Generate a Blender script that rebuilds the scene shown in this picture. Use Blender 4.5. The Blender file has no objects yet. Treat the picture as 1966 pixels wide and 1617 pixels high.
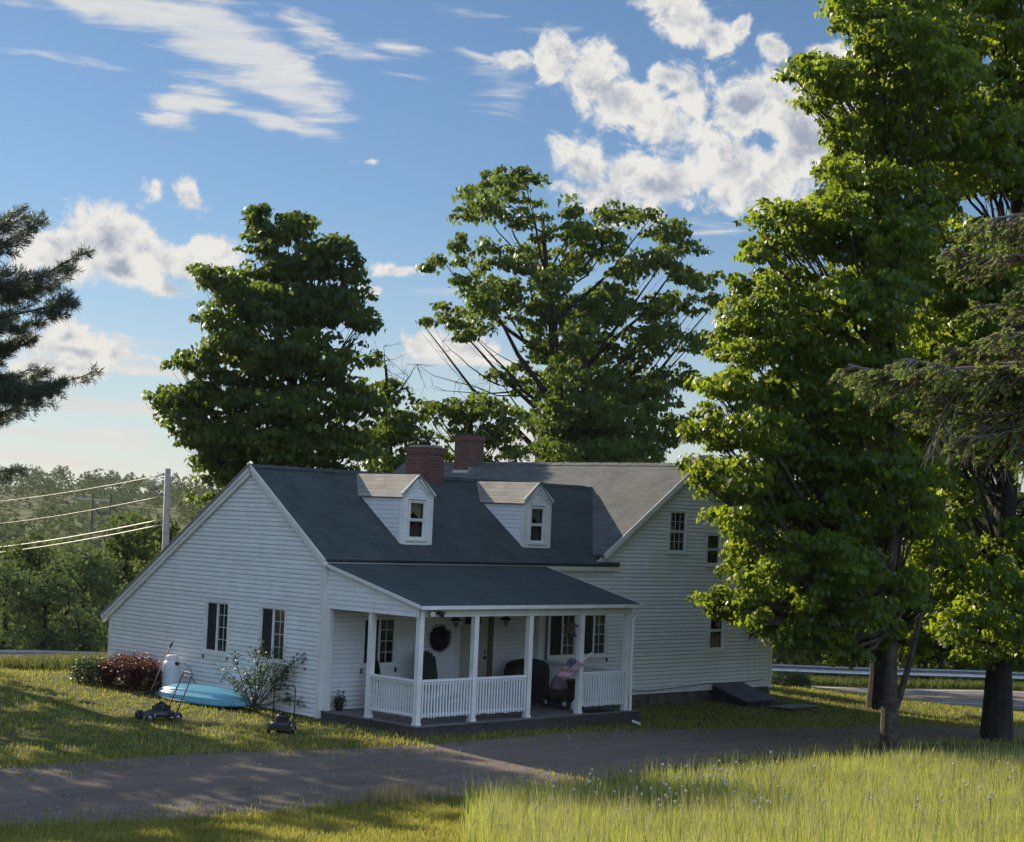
import bpy, bmesh, math, random
import numpy as np
from mathutils import Matrix, Vector

# ------------------------------------------------------------------ camera
SC = bpy.context.scene
COL = SC.collection
FPX, CPX, CPY = 3264.87, 983.0, 808.5            # focal length and centre in photo pixels
YAW, PIT, ROL = math.radians(-45.008), math.radians(3.4324), math.radians(2.3382)
CAM = np.array([-23.36, -28.88, 4.195])
FW = np.array([math.sin(-YAW)*math.cos(PIT), math.cos(YAW)*math.cos(PIT), math.sin(PIT)])
_rt = np.array([math.cos(YAW), math.sin(YAW), 0.0]); _up = np.cross(_rt, FW)
RT = _rt*math.cos(ROL) + _up*math.sin(ROL)
UP = -_rt*math.sin(ROL) + _up*math.cos(ROL)
cd = bpy.data.cameras.new('camera'); cam = bpy.data.objects.new('camera', cd); COL.objects.link(cam)
m = Matrix.Identity(4)
for i in range(3):
    m[i][0] = RT[i]; m[i][1] = UP[i]; m[i][2] = -FW[i]; m[i][3] = CAM[i]
cam.matrix_world = m
cd.sensor_width = 36.0; cd.lens = FPX/1966.0*36.0; cd.clip_start = 0.1; cd.clip_end = 6000
SC.camera = cam

# ------------------------------------------------------------------ light
SUN_EL = math.radians(24.8); SUN_AZ = math.radians(1.5)       # azimuth from +Y towards +X
EXPO = 0.85
SC.view_settings.view_transform = 'Standard'; SC.view_settings.look = 'None'
SC.view_settings.exposure = EXPO; SC.view_settings.gamma = 1.0
sl = bpy.data.lights.new('sun', 'SUN'); sl.energy = 5.0; sl.angle = math.radians(0.55); sl.color = (1.0, 0.86, 0.66)
so = bpy.data.objects.new('sun', sl); COL.objects.link(so)
sdir = Vector((math.sin(SUN_AZ)*math.cos(SUN_EL), math.cos(SUN_AZ)*math.cos(SUN_EL), math.sin(SUN_EL)))
so.rotation_euler = sdir.to_track_quat('Z', 'Y').to_euler(); so.location = (0, 0, 60)

def ray(X, Y): return FW + RT*(X-CPX)/FPX - UP*(Y-CPY)/FPX
def atd(X, Y, D):
    """photo pixel -> point at forward ground distance D"""
    r = ray(X, Y); h = (r[0]+r[1])*0.70711
    return CAM + r*D/h
def onz(X, Y, z):
    r = ray(X, Y); return CAM + r*(z-CAM[2])/r[2]
def tD(t, D): return (CAM[0]+.70711*(D+t), CAM[1]+.70711*(D-t))

# ------------------------------------------------------------------ node helpers
class NT:
    def __init__(s, tree): s.t = tree; s.n = tree.nodes; s.l = tree.links
    def new(s, typ, **kw):
        n = s.n.new(typ)
        for k, v in kw.items(): setattr(n, k, v)
        return n
    def inp(s, node, i, v):
        if v is None: return
        if isinstance(v, bpy.types.NodeSocket): s.l.new(v, node.inputs[i])
        else: node.inputs[i].default_value = v
    def math(s, op, a, b=None, c=None, clamp=False):
        n = s.new('ShaderNodeMath', operation=op, use_clamp=clamp); s.inp(n, 0, a); s.inp(n, 1, b); s.inp(n, 2, c); return n.outputs[0]
    def noise(s, vec, scale, detail=4, rough=.55, dist=0.0):
        n = s.new('ShaderNodeTexNoise'); s.inp(n, 'Vector', vec); n.inputs['Scale'].default_value = scale
        n.inputs['Detail'].default_value = detail; n.inputs['Roughness'].default_value = rough
        n.inputs['Distortion'].default_value = dist; return n.outputs['Fac']
    def ramp(s, fac, lo, hi, smooth=False):
        n = s.new('ShaderNodeMapRange'); n.clamp = True
        if smooth: n.interpolation_type = 'SMOOTHSTEP'
        s.inp(n, 0, fac); n.inputs[1].default_value = lo; n.inputs[2].default_value = hi; return n.outputs[0]
    def mix(s, fac, a, b, mode='MIX'):
        n = s.new('ShaderNodeMix', data_type='RGBA', blend_type=mode); s.inp(n, 0, fac)
        for i, v in ((6, a), (7, b)):
            if isinstance(v, bpy.types.NodeSocket): s.l.new(v, n.inputs[i])
            else: n.inputs[i].default_value = (*v[:3], 1)
        return n.outputs[2]
    def mapping(s, vec, loc=(0,0,0), rot=(0,0,0), scale=(1,1,1), typ='POINT'):
        n = s.new('ShaderNodeMapping', vector_type=typ); s.inp(n, 0, vec)
        n.inputs[1].default_value = loc; n.inputs[2].default_value = rot; n.inputs[3].default_value = scale
        return n.outputs[0]

# ------------------------------------------------------------------ sky with clouds (directions on the sky, in degrees)
W = bpy.data.worlds.new('World'); SC.world = W; W.use_nodes = True
w = NT(W.node_tree); w.n.clear()
tc = w.new('ShaderNodeTexCoord')
sky = w.new('ShaderNodeTexSky', sky_type='NISHITA'); sky.sun_disc = False
sky.sun_elevation = SUN_EL; sky.sun_rotation = SUN_AZ; sky.altitude = 300; sky.air_density = 1.0; sky.dust_density = .12; sky.ozone_density = 4.3
bg1 = w.new('ShaderNodeBackground'); w.l.new(sky.outputs[0], bg1.inputs[0]); bg1.inputs[1].default_value = 0.05
sep = w.new('ShaderNodeSeparateXYZ'); w.l.new(tc.outputs['Generated'], sep.inputs[0])
az = w.math('MULTIPLY', w.math('ARCTAN2', sep.outputs[0], sep.outputs[1]), 57.2958)
az = w.math('SUBTRACT', az, 45.0)
el = w.math('MULTIPLY', w.math('ARCSINE', sep.outputs[2]), 57.2958)
cmb = w.new('ShaderNodeCombineXYZ'); w.l.new(az, cmb.inputs[0]); w.l.new(el, cmb.inputs[1])
P = cmb.outputs[0]
def azel(X, Y):
    r = ray(X, Y); r = r/np.linalg.norm(r)
    return math.degrees(math.atan2(r[0], r[1]))-45.0, math.degrees(math.asin(r[2]))
PXD = 57.2958/FPX
def blobs_field(vec, lst):
    acc = None
    for b in lst:
        X, Y, rx, ry = b[:4]; rot = b[4] if len(b) > 4 else 0; wt = b[5] if len(b) > 5 else 1.0
        a, e = azel(X, Y)
        mp = w.mapping(vec, (a, e, 0), (0, 0, math.radians(-rot-2.3)), (rx*PXD, ry*PXD, 1), 'TEXTURE')
        ln = w.new('ShaderNodeVectorMath', operation='LENGTH'); w.l.new(mp, ln.inputs[0])
        v = w.math('MULTIPLY_ADD', ln.outputs['Value'], -wt, wt)
        acc = v if acc is None else w.math('MAXIMUM', acc, v)
    return w.math('MAXIMUM', acc, -0.6)
CU = [(1070,110,70,60),(1150,160,110,80,25),(1250,225,130,75,30),(1290,148,58,40),(1370,290,100,70,25),(1450,210,110,90,-20),(1545,260,110,150),
      (1440,340,190,75),(1250,345,160,60),(1120,315,75,55,20),(1170,385,130,48,5),(1330,180,60,50,30),
      (1300,28,110,55,15),(1375,72,55,36,35),(1425,55,22,45,30),(1485,90,50,28,25),(1590,108,50,28),(985,112,50,20,5),
      (205,460,120,72,5),(300,495,130,55,10),(405,490,70,42),(100,480,110,55,-5),(225,515,200,42),(312,550,60,26,10),
      (130,640,75,42,10),(150,672,190,26,3),(110,705,110,32,-3),(1010,865,140,60),(872,665,150,34,5),(355,378,50,34,40,.75),(292,365,24,30,30,.6),(712,313,34,12,0,.7),
      (745,517,62,20,-3),(707,553,34,13),(830,665,60,30,0),(1180,400,110,34,4),(60,480,60,60)]
CI = [(230,10,240,60,10),(420,75,260,95,22),(540,150,190,80,25),(370,195,120,34,-8),(540,235,170,24,8,.9),(330,235,70,22,-5),(700,105,170,26,8,.55),(760,95,90,18,10,.6),
      (30,5,80,20,0,.7),(1390,445,150,24,0,.45),(960,160,90,60,10,.45),(910,105,60,12,0,.6),(230,705,240,13,2,.9),(200,780,330,30,2,.75),(120,840,330,22,0,.7),(120,885,200,14,0,.9),
      (870,690,220,40,3,.7),(280,655,120,10,2,.8),(215,660,200,20,0,.7),(900,560,200,14,0,.3),(90,105,120,16,5,.4),(600,55,90,40,20,.6),(1000,50,160,14,4,.35)]
fn = w.noise(P, 0.9, 9, .62, .35)
fn2 = w.noise(w.mapping(P, (.12, -.22, 3)), 0.9, 9, .62, .35)
pw = w.new('ShaderNodeVectorMath', operation='MULTIPLY_ADD')   # wobble the blob edges
nz = w.new('ShaderNodeTexNoise'); w.l.new(P, nz.inputs['Vector']); nz.inputs['Scale'].default_value = .55; nz.inputs['Detail'].default_value = 4
w.l.new(nz.outputs['Color'], pw.inputs[0]); pw.inputs[1].default_value = (1.0, .7, 0)
vs = w.new('ShaderNodeVectorMath', operation='ADD'); w.l.new(P, vs.inputs[0]); vs.inputs[1].default_value = (-.5, -.35, 0)
w.l.new(vs.outputs[0], pw.inputs[2]); PW = pw.outputs[0]
fcu = blobs_field(PW, CU); fci = blobs_field(PW, CI)
dcu = w.math('MULTIPLY_ADD', w.math('SUBTRACT', fn, .5), 2.3, fcu)
acu = w.ramp(dcu, .0, .50, True)
streak = w.noise(w.mapping(P, (0,0,0), (0,0,math.radians(14)), (.28, 1.7, 1)), 1.0, 8, .62, .5)
dci = w.math('MULTIPLY_ADD', w.math('SUBTRACT', streak, .5), 2.1, fci)
aci = w.math('MULTIPLY', w.ramp(dci, .05, .75, True), .93)
emb = w.math('SUBTRACT', fn, fn2)
dens = w.ramp(dcu, .35, 1.0, True)
big = w.noise(w.mapping(P, (5, 2, 1)), .7, 4, .6)
shade = w.math('ADD', w.math('MULTIPLY', dens, w.ramp(big, .38, .62, True)), w.math('MULTIPLY', emb, -2.6), clamp=True)
ccol = w.mix(shade, (.92, .90, .86), (.38, .44, .55))
lowf = w.ramp(el, 9.0, 0.5)
ccol = w.mix(w.math('MULTIPLY', lowf, .25), ccol, (.84, .77, .68))
cic = w.mix(w.ramp(streak, .4, .75), (.70, .74, .78), (.90, .88, .84))
cic = w.mix(w.math('MULTIPLY', lowf, .6), cic, (.86, .78, .68))
ct = w.mix(acu, cic, ccol)
at_ = w.math('SUBTRACT', 1.0, w.math('MULTIPLY', w.math('SUBTRACT', 1.0, acu), w.math('SUBTRACT', 1.0, aci)))
back = w.ramp(w.math('ABSOLUTE', az), 55.0, 95.0, True)  # unseen bright cloud cover behind the camera, added as fill light
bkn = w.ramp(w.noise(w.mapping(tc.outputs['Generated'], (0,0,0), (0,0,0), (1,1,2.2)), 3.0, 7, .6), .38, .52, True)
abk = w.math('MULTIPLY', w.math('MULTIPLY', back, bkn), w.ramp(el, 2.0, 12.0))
veil = w.math('MULTIPLY', w.math('POWER', w.ramp(el, 11.0, -1.0), 1.6), .72)
bg2 = w.new('ShaderNodeBackground'); w.l.new(ct, bg2.inputs[0]); bg2.inputs[1].default_value = 0.50
ms = w.new('ShaderNodeMixShader'); w.l.new(at_, ms.inputs[0]); bgv = w.new('ShaderNodeBackground'); bgv.inputs[0].default_value = (.78,.80,.82,1); bgv.inputs[1].default_value = .46; msv = w.new('ShaderNodeMixShader'); w.l.new(veil, msv.inputs[0]); w.l.new(bg1.outputs[0], msv.inputs[1]); w.l.new(bgv.outputs[0], msv.inputs[2]); w.l.new(msv.outputs[0], ms.inputs[1]); w.l.new(bg2.outputs[0], ms.inputs[2])
bg_fill = w.new('ShaderNodeBackground'); bg_fill.inputs[0].default_value = (.60, .78, 1.12, 1); w.l.new(w.math('MULTIPLY_ADD', w.math('MAXIMUM', w.math('MULTIPLY', sep.outputs[1], -1.0), 0.0), .70, .44), bg_fill.inputs[1])  # added fill, stronger opposite the sun to brighten the front wall
ms2 = w.new('ShaderNodeMixShader'); w.l.new(abk, ms2.inputs[0]); w.l.new(ms.outputs[0], ms2.inputs[1]); w.l.new(bg_fill.outputs[0], ms2.inputs[2]); ms = ms2
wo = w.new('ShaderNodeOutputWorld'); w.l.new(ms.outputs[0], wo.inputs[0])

# ------------------------------------------------------------------ materials
MATS = {}
def mat(name, col, rough=.6, col2=None, nscale=8, spec=.35, bump=0, bscale=60, metal=0, lo=.35, hi=.65, alpha=None):
    if name in MATS: return MATS[name]
    M = bpy.data.materials.new(name); M.use_nodes = True; t = NT(M.node_tree)
    b = t.n['Principled BSDF']; b.inputs['Roughness'].default_value = rough; b.inputs['Specular IOR Level'].default_value = spec
    b.inputs['Metallic'].default_value = metal; b.inputs['Base Color'].default_value = (*col, 1)
    co = t.new('ShaderNodeTexCoord').outputs['Object']
    if col2:
        f = t.ramp(t.noise(co, nscale, 6), lo, hi); t.l.new(t.mix(f, col, col2), b.inputs['Base Color'])
    if bump:
        bn = t.new('ShaderNodeBump'); bn.inputs['Strength'].default_value = bump; bn.inputs['Distance'].default_value = .02
        t.l.new(t.noise(co, bscale, 5), bn.inputs['Height']); t.l.new(bn.outputs[0], b.inputs['Normal'])
    MATS[name] = M; return M
WHITE = mat('white_siding_paint', (.76,.77,.78), .55, (.68,.69,.69), 2.5, bump=.1, bscale=30)
def siding_mat():
    M = WHITE; t = NT(M.node_tree); b = t.n['Principled BSDF']; co = t.new('ShaderNodeTexCoord').outputs['Object']
    base = b.inputs['Base Color'].links[0].from_socket
    sp_ = t.new('ShaderNodeSeparateXYZ'); t.l.new(co, sp_.inputs[0])
    row = t.math('FLOOR', t.math('DIVIDE', t.math('ADD', sp_.outputs[2], .34), .102)); wn = t.new('ShaderNodeTexWhiteNoise', noise_dimensions='2D'); cb_ = t.new('ShaderNodeCombineXYZ')
    seg = t.math('FLOOR', t.math('ADD', t.math('DIVIDE', t.math('ADD', sp_.outputs[0], sp_.outputs[1]), 3.66), t.math('MULTIPLY', row, .37)))
    t.l.new(row, cb_.inputs[0]); t.l.new(seg, cb_.inputs[1]); t.l.new(cb_.outputs[0], wn.inputs['Vector'])
    c = t.mix(t.math('MULTIPLY', wn.outputs['Value'], .22), base, (.52,.53,.53))
    gr = t.math('MULTIPLY', t.ramp(t.noise(t.mapping(co,(0,0,0),(0,0,0),(6,6,1.2)), 1.0, 6, .7), .55, .8), .30); c = t.mix(gr, c, (.40,.41,.36))
    t.l.new(c, b.inputs['Base Color'])
siding_mat()
TRIM = mat('white_trim_paint', (.70,.70,.68), .5, (.60,.60,.57), 3)
CREAM = mat('cream_board_and_bounce', (.62,.60,.52), .55, (.54,.52,.45), 3)
RAKE = mat('weathered_edge', (.16,.16,.15), .7, (.24,.23,.21), 5)
GLASSD = mat('dark_window_glass', (.012,.014,.016), .06, spec=.6)
SCREEN = mat('insect_screen', (.014,.013,.013), .8, (.020,.018,.018), 40)
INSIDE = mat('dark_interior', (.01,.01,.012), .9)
MUNT = mat('grey_white_muntin', (.45,.46,.46), .6)
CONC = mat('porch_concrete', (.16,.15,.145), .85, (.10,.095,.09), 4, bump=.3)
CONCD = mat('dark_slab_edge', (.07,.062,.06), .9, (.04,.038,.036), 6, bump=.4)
STONE = mat('foundation_stone', (.16,.15,.13), .9, (.06,.06,.055), 3.5, bump=.8, bscale=6)
BLACK = mat('black_metal', (.012,.012,.013), .45)
BLACKP = mat('black_plastic', (.018,.018,.02), .35, spec=.5)
STEEL = mat('galvanised_steel', (.42,.43,.44), .38, (.33,.34,.35), 6, metal=.6)
RUST = mat('rusty_wood_bracket', (.12,.07,.04), .8, (.04,.03,.025), 10)
BROWN = mat('brown_door_jamb', (.17,.11,.075), .7)
GREENP = mat('dark_green_paint', (.018,.036,.024), .5)
GREENF = mat('dark_green_canvas', (.016,.04,.022), .9)
BULK = mat('grey_blue_bulkhead_paint', (.075,.085,.10), .6, (.055,.06,.07), 4)
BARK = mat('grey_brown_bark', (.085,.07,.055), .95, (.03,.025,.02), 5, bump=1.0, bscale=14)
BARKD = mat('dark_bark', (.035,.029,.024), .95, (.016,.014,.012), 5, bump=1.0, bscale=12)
TWIG = mat('dead_grey_twig', (.17,.145,.125), .9, (.11,.09,.08), 10)
def glass_mat():
    M = bpy.data.materials.new('clear_window_glass'); M.use_nodes = True; t = NT(M.node_tree); t.n.clear()
    tr = t.new('ShaderNodeBsdfTransparent'); tr.inputs[0].default_value = (.8,.82,.82,1)
    gl = t.new('ShaderNodeBsdfGlossy'); gl.inputs['Roughness'].default_value = .03
    fr = t.new('ShaderNodeLayerWeight'); fr.inputs[0].default_value = .3
    mx = t.new('ShaderNodeMixShader'); t.l.new(t.math('ADD', t.math('MULTIPLY', fr.outputs['Facing'], .12), .03), mx.inputs[0]); t.l.new(tr.outputs[0], mx.inputs[1]); t.l.new(gl.outputs[0], mx.inputs[2])
    o = t.new('ShaderNodeOutputMaterial'); t.l.new(mx.outputs[0], o.inputs[0]); return M
GLASS = glass_mat()
def shingle_mat(name, c1, c2):
    c2 = tuple(x*.8 for x in c2); M = bpy.data.materials.new(name); M.use_nodes = True; t = NT(M.node_tree); b = t.n['Principled BSDF']
    b.inputs['Roughness'].default_value = .85; b.inputs['Specular IOR Level'].default_value = .25
    uv = t.new('ShaderNodeUVMap').outputs[0]
    br = t.new('ShaderNodeTexBrick'); t.l.new(uv, br.inputs['Vector']); br.inputs['Scale'].default_value = 1
    br.inputs['Brick Width'].default_value = .30; br.inputs['Row Height'].default_value = .13; br.inputs['Mortar Size'].default_value = .009
    br.inputs['Mortar Smooth'].default_value = .3; br.offset = .5
    br.inputs['Color1'].default_value = (*c1,1); br.inputs['Color2'].default_value = (*c2,1); br.inputs['Mortar'].default_value = tuple(x*.45 for x in c1)+(1,)
    n = t.ramp(t.noise(uv, 1.1, 5), .3, .7); g = t.noise(uv, 90, 2)
    c = t.mix(t.math('MULTIPLY', n, .4), br.outputs['Color'], tuple(x*1.6 for x in c1))
    st = t.ramp(t.noise(t.mapping(uv, (0,0,0), (0,0,0), (3.2,.35,1)), 1.0, 5), .5, .8); c = t.mix(t.math('MULTIPLY', st, .45), c, tuple(x*.5 for x in c2))
    c = t.mix(t.math('MULTIPLY', t.ramp(g, .3, .7), .4), c, tuple(x*.6 for x in c2))
    t.l.new(c, b.inputs['Base Color'])
    bn = t.new('ShaderNodeBump'); bn.inputs['Strength'].default_value = .5; bn.inputs['Distance'].default_value = .012
    h = t.math('ADD', t.math('MULTIPLY', br.outputs['Fac'], -1.0), t.math('MULTIPLY', g, .35)); t.l.new(h, bn.inputs['Height']); t.l.new(bn.outputs[0], b.inputs['Normal'])
    return M
SHING = shingle_mat('grey_green_shingles', (.060,.076,.077), (.046,.060,.062))
SHINGL = shingle_mat('tan_shingles', (.26,.25,.22), (.20,.19,.165))  # dormer roofs: paler and browner than the other shingles
SHINGM = shingle_mat('grey_main_shingles', (.125,.13,.128), (.098,.103,.103))
def brick_mat():
    M = bpy.data.materials.new('red_chimney_brick'); M.use_nodes = True; t = NT(M.node_tree); b = t.n['Principled BSDF']
    b.inputs['Roughness'].default_value = .9; uv = t.new('ShaderNodeUVMap').outputs[0]
    br = t.new('ShaderNodeTexBrick'); t.l.new(uv, br.inputs['Vector']); br.inputs['Scale'].default_value = 1
    br.inputs['Brick Width'].default_value = .21; br.inputs['Row Height'].default_value = .075; br.inputs['Mortar Size'].default_value = .010
    br.inputs['Color1'].default_value = (.155,.060,.046,1); br.inputs['Color2'].default_value = (.085,.036,.030,1); br.inputs['Mortar'].default_value = (.15,.11,.10,1)
    n = t.ramp(t.noise(uv, 3, 5), .4, .7)
    t.l.new(t.mix(t.math('MULTIPLY', n, .5), br.outputs['Color'], (.08,.04,.035)), b.inputs['Base Color'])
    bn = t.new('ShaderNodeBump'); bn.inputs['Strength'].default_value = .7; bn.inputs['Distance'].default_value = .01
    t.l.new(t.math('MULTIPLY', br.outputs['Fac'], -1.0), bn.inputs['Height']); t.l.new(bn.outputs[0], b.inputs['Normal'])
    return M
BRICK = brick_mat()
def leaf_mat(name, dark, lite, trans, tw=.45, gloss=.25, rough=.45):
    """reflecting front, light let through, per-leaf colour variation"""
    M = bpy.data.materials.new(name); M.use_nodes = True; t = NT(M.node_tree); t.n.clear()
    a = t.new('ShaderNodeAttribute'); a.attribute_name = 'rnd'; r = a.outputs['Fac']
    c = t.mix(r, dark, lite)
    b = t.new('ShaderNodeBsdfPrincipled'); t.l.new(c, b.inputs['Base Color']); b.inputs['Roughness'].default_value = rough; b.inputs['Specular IOR Level'].default_value = gloss
    tr = t.new('ShaderNodeBsdfTranslucent'); t.l.new(t.mix(r, tuple(x*.7 for x in trans), trans), tr.inputs[0])
    mx = t.new('ShaderNodeMixShader'); mx.inputs[0].default_value = tw; t.l.new(b.outputs[0], mx.inputs[1]); t.l.new(tr.outputs[0], mx.inputs[2])
    o = t.new('ShaderNodeOutputMaterial'); t.l.new(mx.outputs[0], o.inputs[0]); return M
MAPLE = leaf_mat('maple_leaves', (.011,.030,.008), (.050,.100,.015), (.46,.60,.03), .40, .28, .42)
MAPLEB = leaf_mat('back_maple_leaves', (.012,.031,.011), (.044,.082,.021), (.26,.37,.04), .37, .2, .5)
WOODL = leaf_mat('woodland_leaves', (.035,.06,.018), (.10,.14,.035), (.18,.24,.05), .35, .1, .7)
FARL = leaf_mat('distant_canopy_leaves', (.012,.030,.013), (.062,.098,.030), (.12,.17,.035), .3, .05, .8)
PINEL = leaf_mat('pine_needles', (.030,.048,.038), (.085,.115,.08), (.12,.16,.08), .3)
SPRL = leaf_mat('spruce_needles', (.060,.085,.025), (.32,.42,.10), (.40,.50,.10), .42)
SPRB = leaf_mat('dry_brown_needles', (.080,.066,.040), (.17,.14,.085), (.14,.11,.06), .25, .1, .8)
ROSEL = leaf_mat('shrub_leaves', (.030,.050,.022), (.085,.115,.05), (.10,.15,.04), .3)
REDL = leaf_mat('red_shrub_lit_top', (.04,.014,.010), (.15,.045,.025), (.22,.06,.02), .3)  # upper leaves of the red shrub: sunlight on its top put into the colour
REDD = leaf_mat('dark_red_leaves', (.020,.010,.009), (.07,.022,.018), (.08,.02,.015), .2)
GRASSL = leaf_mat('tall_grass_blades', (.05,.105,.012), (.32,.35,.09), (.54,.58,.10), .45, .2, .5)
LAWNL = leaf_mat('lawn_blades', (.06,.085,.014), (.34,.32,.09), (.50,.48,.08), .42, .15, .6)
MEADL = leaf_mat('meadow_plants', (.035,.055,.015), (.16,.19,.06), (.22,.26,.06), .35, .1, .8)
WEEDL = leaf_mat('dry_weed_stems', (.14,.12,.06), (.36,.30,.17), (.36,.31,.15), .35)

# ------------------------------------------------------------------ object helpers
def tag(o, label=None, cat=None, group=None, kind=None):
    if label: o['label'] = label
    if cat: o['category'] = cat
    if group: o['group'] = group
    if kind: o['kind'] = kind
    return o
def empty(name, loc, rz=0.0, **kw):
    o = bpy.data.objects.new(name, None); COL.objects.link(o); o.location = loc; o.rotation_euler = (0,0,rz); o.empty_display_size = .2
    return tag(o, **kw)
class MB:
    """collects faces and links them as one mesh object"""
    def __init__(s): s.v = []; s.f = []; s.uv = []; s.sm = []; s.mi = []
    def face(s, pts, uv=None, smooth=False, mi=0):
        i = len(s.v); s.v += [tuple(p) for p in pts]; s.f.append(tuple(range(i, i+len(pts)))); s.uv += (uv or [(0,0)]*len(pts)); s.sm.append(smooth); s.mi.append(mi)
    def box(s, a, b, mi=0):
        x0,y0,z0 = [min(a[i],b[i]) for i in range(3)]; x1,y1,z1 = [max(a[i],b[i]) for i in range(3)]
        for q, k in (([(x0,y0,z0),(x1,y0,z0),(x1,y0,z1),(x0,y0,z1)],'x'),([(x1,y1,z0),(x0,y1,z0),(x0,y1,z1),(x1,y1,z1)],'x'),
                  ([(x0,y1,z0),(x0,y0,z0),(x0,y0,z1),(x0,y1,z1)],'y'),([(x1,y0,z0),(x1,y1,z0),(x1,y1,z1),(x1,y0,z1)],'y'),
                  ([(x0,y0,z1),(x1,y0,z1),(x1,y1,z1),(x0,y1,z1)],'z'),([(x0,y1,z0),(x1,y1,z0),(x1,y0,z0),(x0,y0,z0)],'z')):
            uv = [(p[0],p[2]) if k=='x' else (p[1],p[2]) if k=='y' else (p[0],p[1]) for p in q]
            s.face(q, uv, mi=mi)
    def obox(s, c, ax, ay, az_, mi=0):
        """oriented box: centre and three half-axis vectors"""
        c, ax, ay, az_ = [np.array(q, float) for q in (c, ax, ay, az_)]
        P = lambda i,j,k: c+i*ax+j*ay+k*az_
        for q in ([(-1,-1,-1),(-1,1,-1),(1,1,-1),(1,-1,-1)],[(-1,-1,1),(1,-1,1),(1,1,1),(-1,1,1)],[(-1,-1,-1),(1,-1,-1),(1,-1,1),(-1,-1,1)],
                  [(1,1,-1),(-1,1,-1),(-1,1,1),(1,1,1)],[(-1,1,-1),(-1,-1,-1),(-1,-1,1),(-1,1,1)],[(1,-1,-1),(1,1,-1),(1,1,1),(1,-1,1)]):
            s.face([P(*k) for k in q], mi=mi)
    def bar(s, a, b, wd, ht, mi=0, up=(0,0,1)):
        a, b = np.array(a,float), np.array(b,float); d = b-a; L = np.linalg.norm(d); d /= L
        u = np.array(up,float); sd = np.cross(d, u)
        if np.linalg.norm(sd) < 1e-3: sd = np.cross(d, (1,0,0))
        sd /= np.linalg.norm(sd); u = np.cross(sd, d); s.obox((a+b)/2, d*L/2, sd*wd/2, u*ht/2, mi)
    def tube(s, pts, rad, n=8, caps=True, mi=0):
        pts = [np.array(p,float) for p in pts]; rad = rad if hasattr(rad,'__len__') else [rad]*len(pts)
        rings = []; prev = None
        for i, p in enumerate(pts):
            d = pts[min(i+1,len(pts)-1)]-pts[max(i-1,0)]; d = d/(np.linalg.norm(d)+1e-9)
            if prev is None:
                a = np.cross(d, (0,0,1)) if abs(d[2])<.9 else np.cross(d,(1,0,0))
            else: a = prev-d*(prev@d)
            a = a/(np.linalg.norm(a)+1e-9); prev = a; b = np.cross(d,a)
            rings.append([p+rad[i]*(a*math.cos(2*math.pi*k/n)+b*math.sin(2*math.pi*k/n)) for k in range(n)])
        for i in range(len(rings)-1):
            for k in range(n):
                k2 = (k+1)%n; s.face([rings[i][k],rings[i][k2],rings[i+1][k2],rings[i+1][k]], smooth=True, mi=mi)
        if caps: s.face(rings[0][::-1], mi=mi); s.face(rings[-1], mi=mi)
    def lathe(s, prof, c=(0,0,0), n=20, mi=0, axis='z'):
        c = np.array(c,float)
        def P(r,h,k):
            t = 2*math.pi*k/n; a,b = r*math.cos(t), r*math.sin(t)
            return c+np.array((a,b,h) if axis=='z' else (a,h,b) if axis=='y' else (h,a,b))
        for (r0,h0),(r1,h1) in zip(prof, prof[1:]):
            for k in range(n):
                q = [P(r0,h0,k),P(r0,h0,k+1),P(r1,h1,k+1),P(r1,h1,k)]
                s.face(q if axis!='y' else q[::-1], smooth=True, mi=mi)
    def prism(s, poly, d, mi=0):
        """polygon (3d pts) extruded by vector d"""
        poly = [np.array(p,float) for p in poly]; d = np.array(d,float); q = [p+d for p in poly]
        s.face(poly, mi=mi); s.face(q[::-1], mi=mi)
        for i in range(len(poly)):
            j = (i+1)%len(poly); s.face([poly[j],poly[i],q[i],q[j]], mi=mi)
    def slab(s, q, th, uvo=(0,0), mi=0):
        """roof slab: 4 top corners (eave0, eave1, ridge1, ridge0), thickness downwards, uv in metres"""
        q = [np.array(p,float) for p in q]; e = q[1]-q[0]; L = np.linalg.norm(e); e = e/L; n = np.cross(e, q[3]-q[0]); n /= np.linalg.norm(n)
        if n[2] < 0: n = -n
        v = np.cross(n, e)
        uv = [((p-q[0])@e+uvo[0], (p-q[0])@v+uvo[1]) for p in q]
        b = [p-n*th for p in q]
        s.face(q, uv, mi=mi); s.face(b[::-1], mi=mi)
        for i in range(len(q)):
            j = (i+1)%len(q); s.face([q[j],q[i],b[i],b[j]], [(0,0),(.2,0),(.2,.05),(0,.05)], mi=mi)
    def build(s, name, m_, parent=None, local=False, weld=True):
        me = bpy.data.meshes.new(name); me.from_pydata(s.v, [], s.f)
        for mm in (m_ if isinstance(m_, (list,tuple)) else [m_]): me.materials.append(mm)
        uvl = me.uv_layers.new(name='UVMap'); uvl.data.foreach_set('uv', [c for p in s.uv for c in p])
        me.polygons.foreach_set('use_smooth', s.sm); me.polygons.foreach_set('material_index', s.mi)
        if weld:
            bm = bmesh.new(); bm.from_mesh(me); bmesh.ops.remove_doubles(bm, verts=bm.verts, dist=1e-5); bm.to_mesh(me); bm.free()
        me.update(); o = bpy.data.objects.new(name, me); COL.objects.link(o)
        if parent is not None:
            o.parent = parent
            if not local:
                r = parent; off = Vector((0,0,0))
                while r is not None: off += Vector(r.location); r = r.parent
                o.location = -off
        return o
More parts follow.
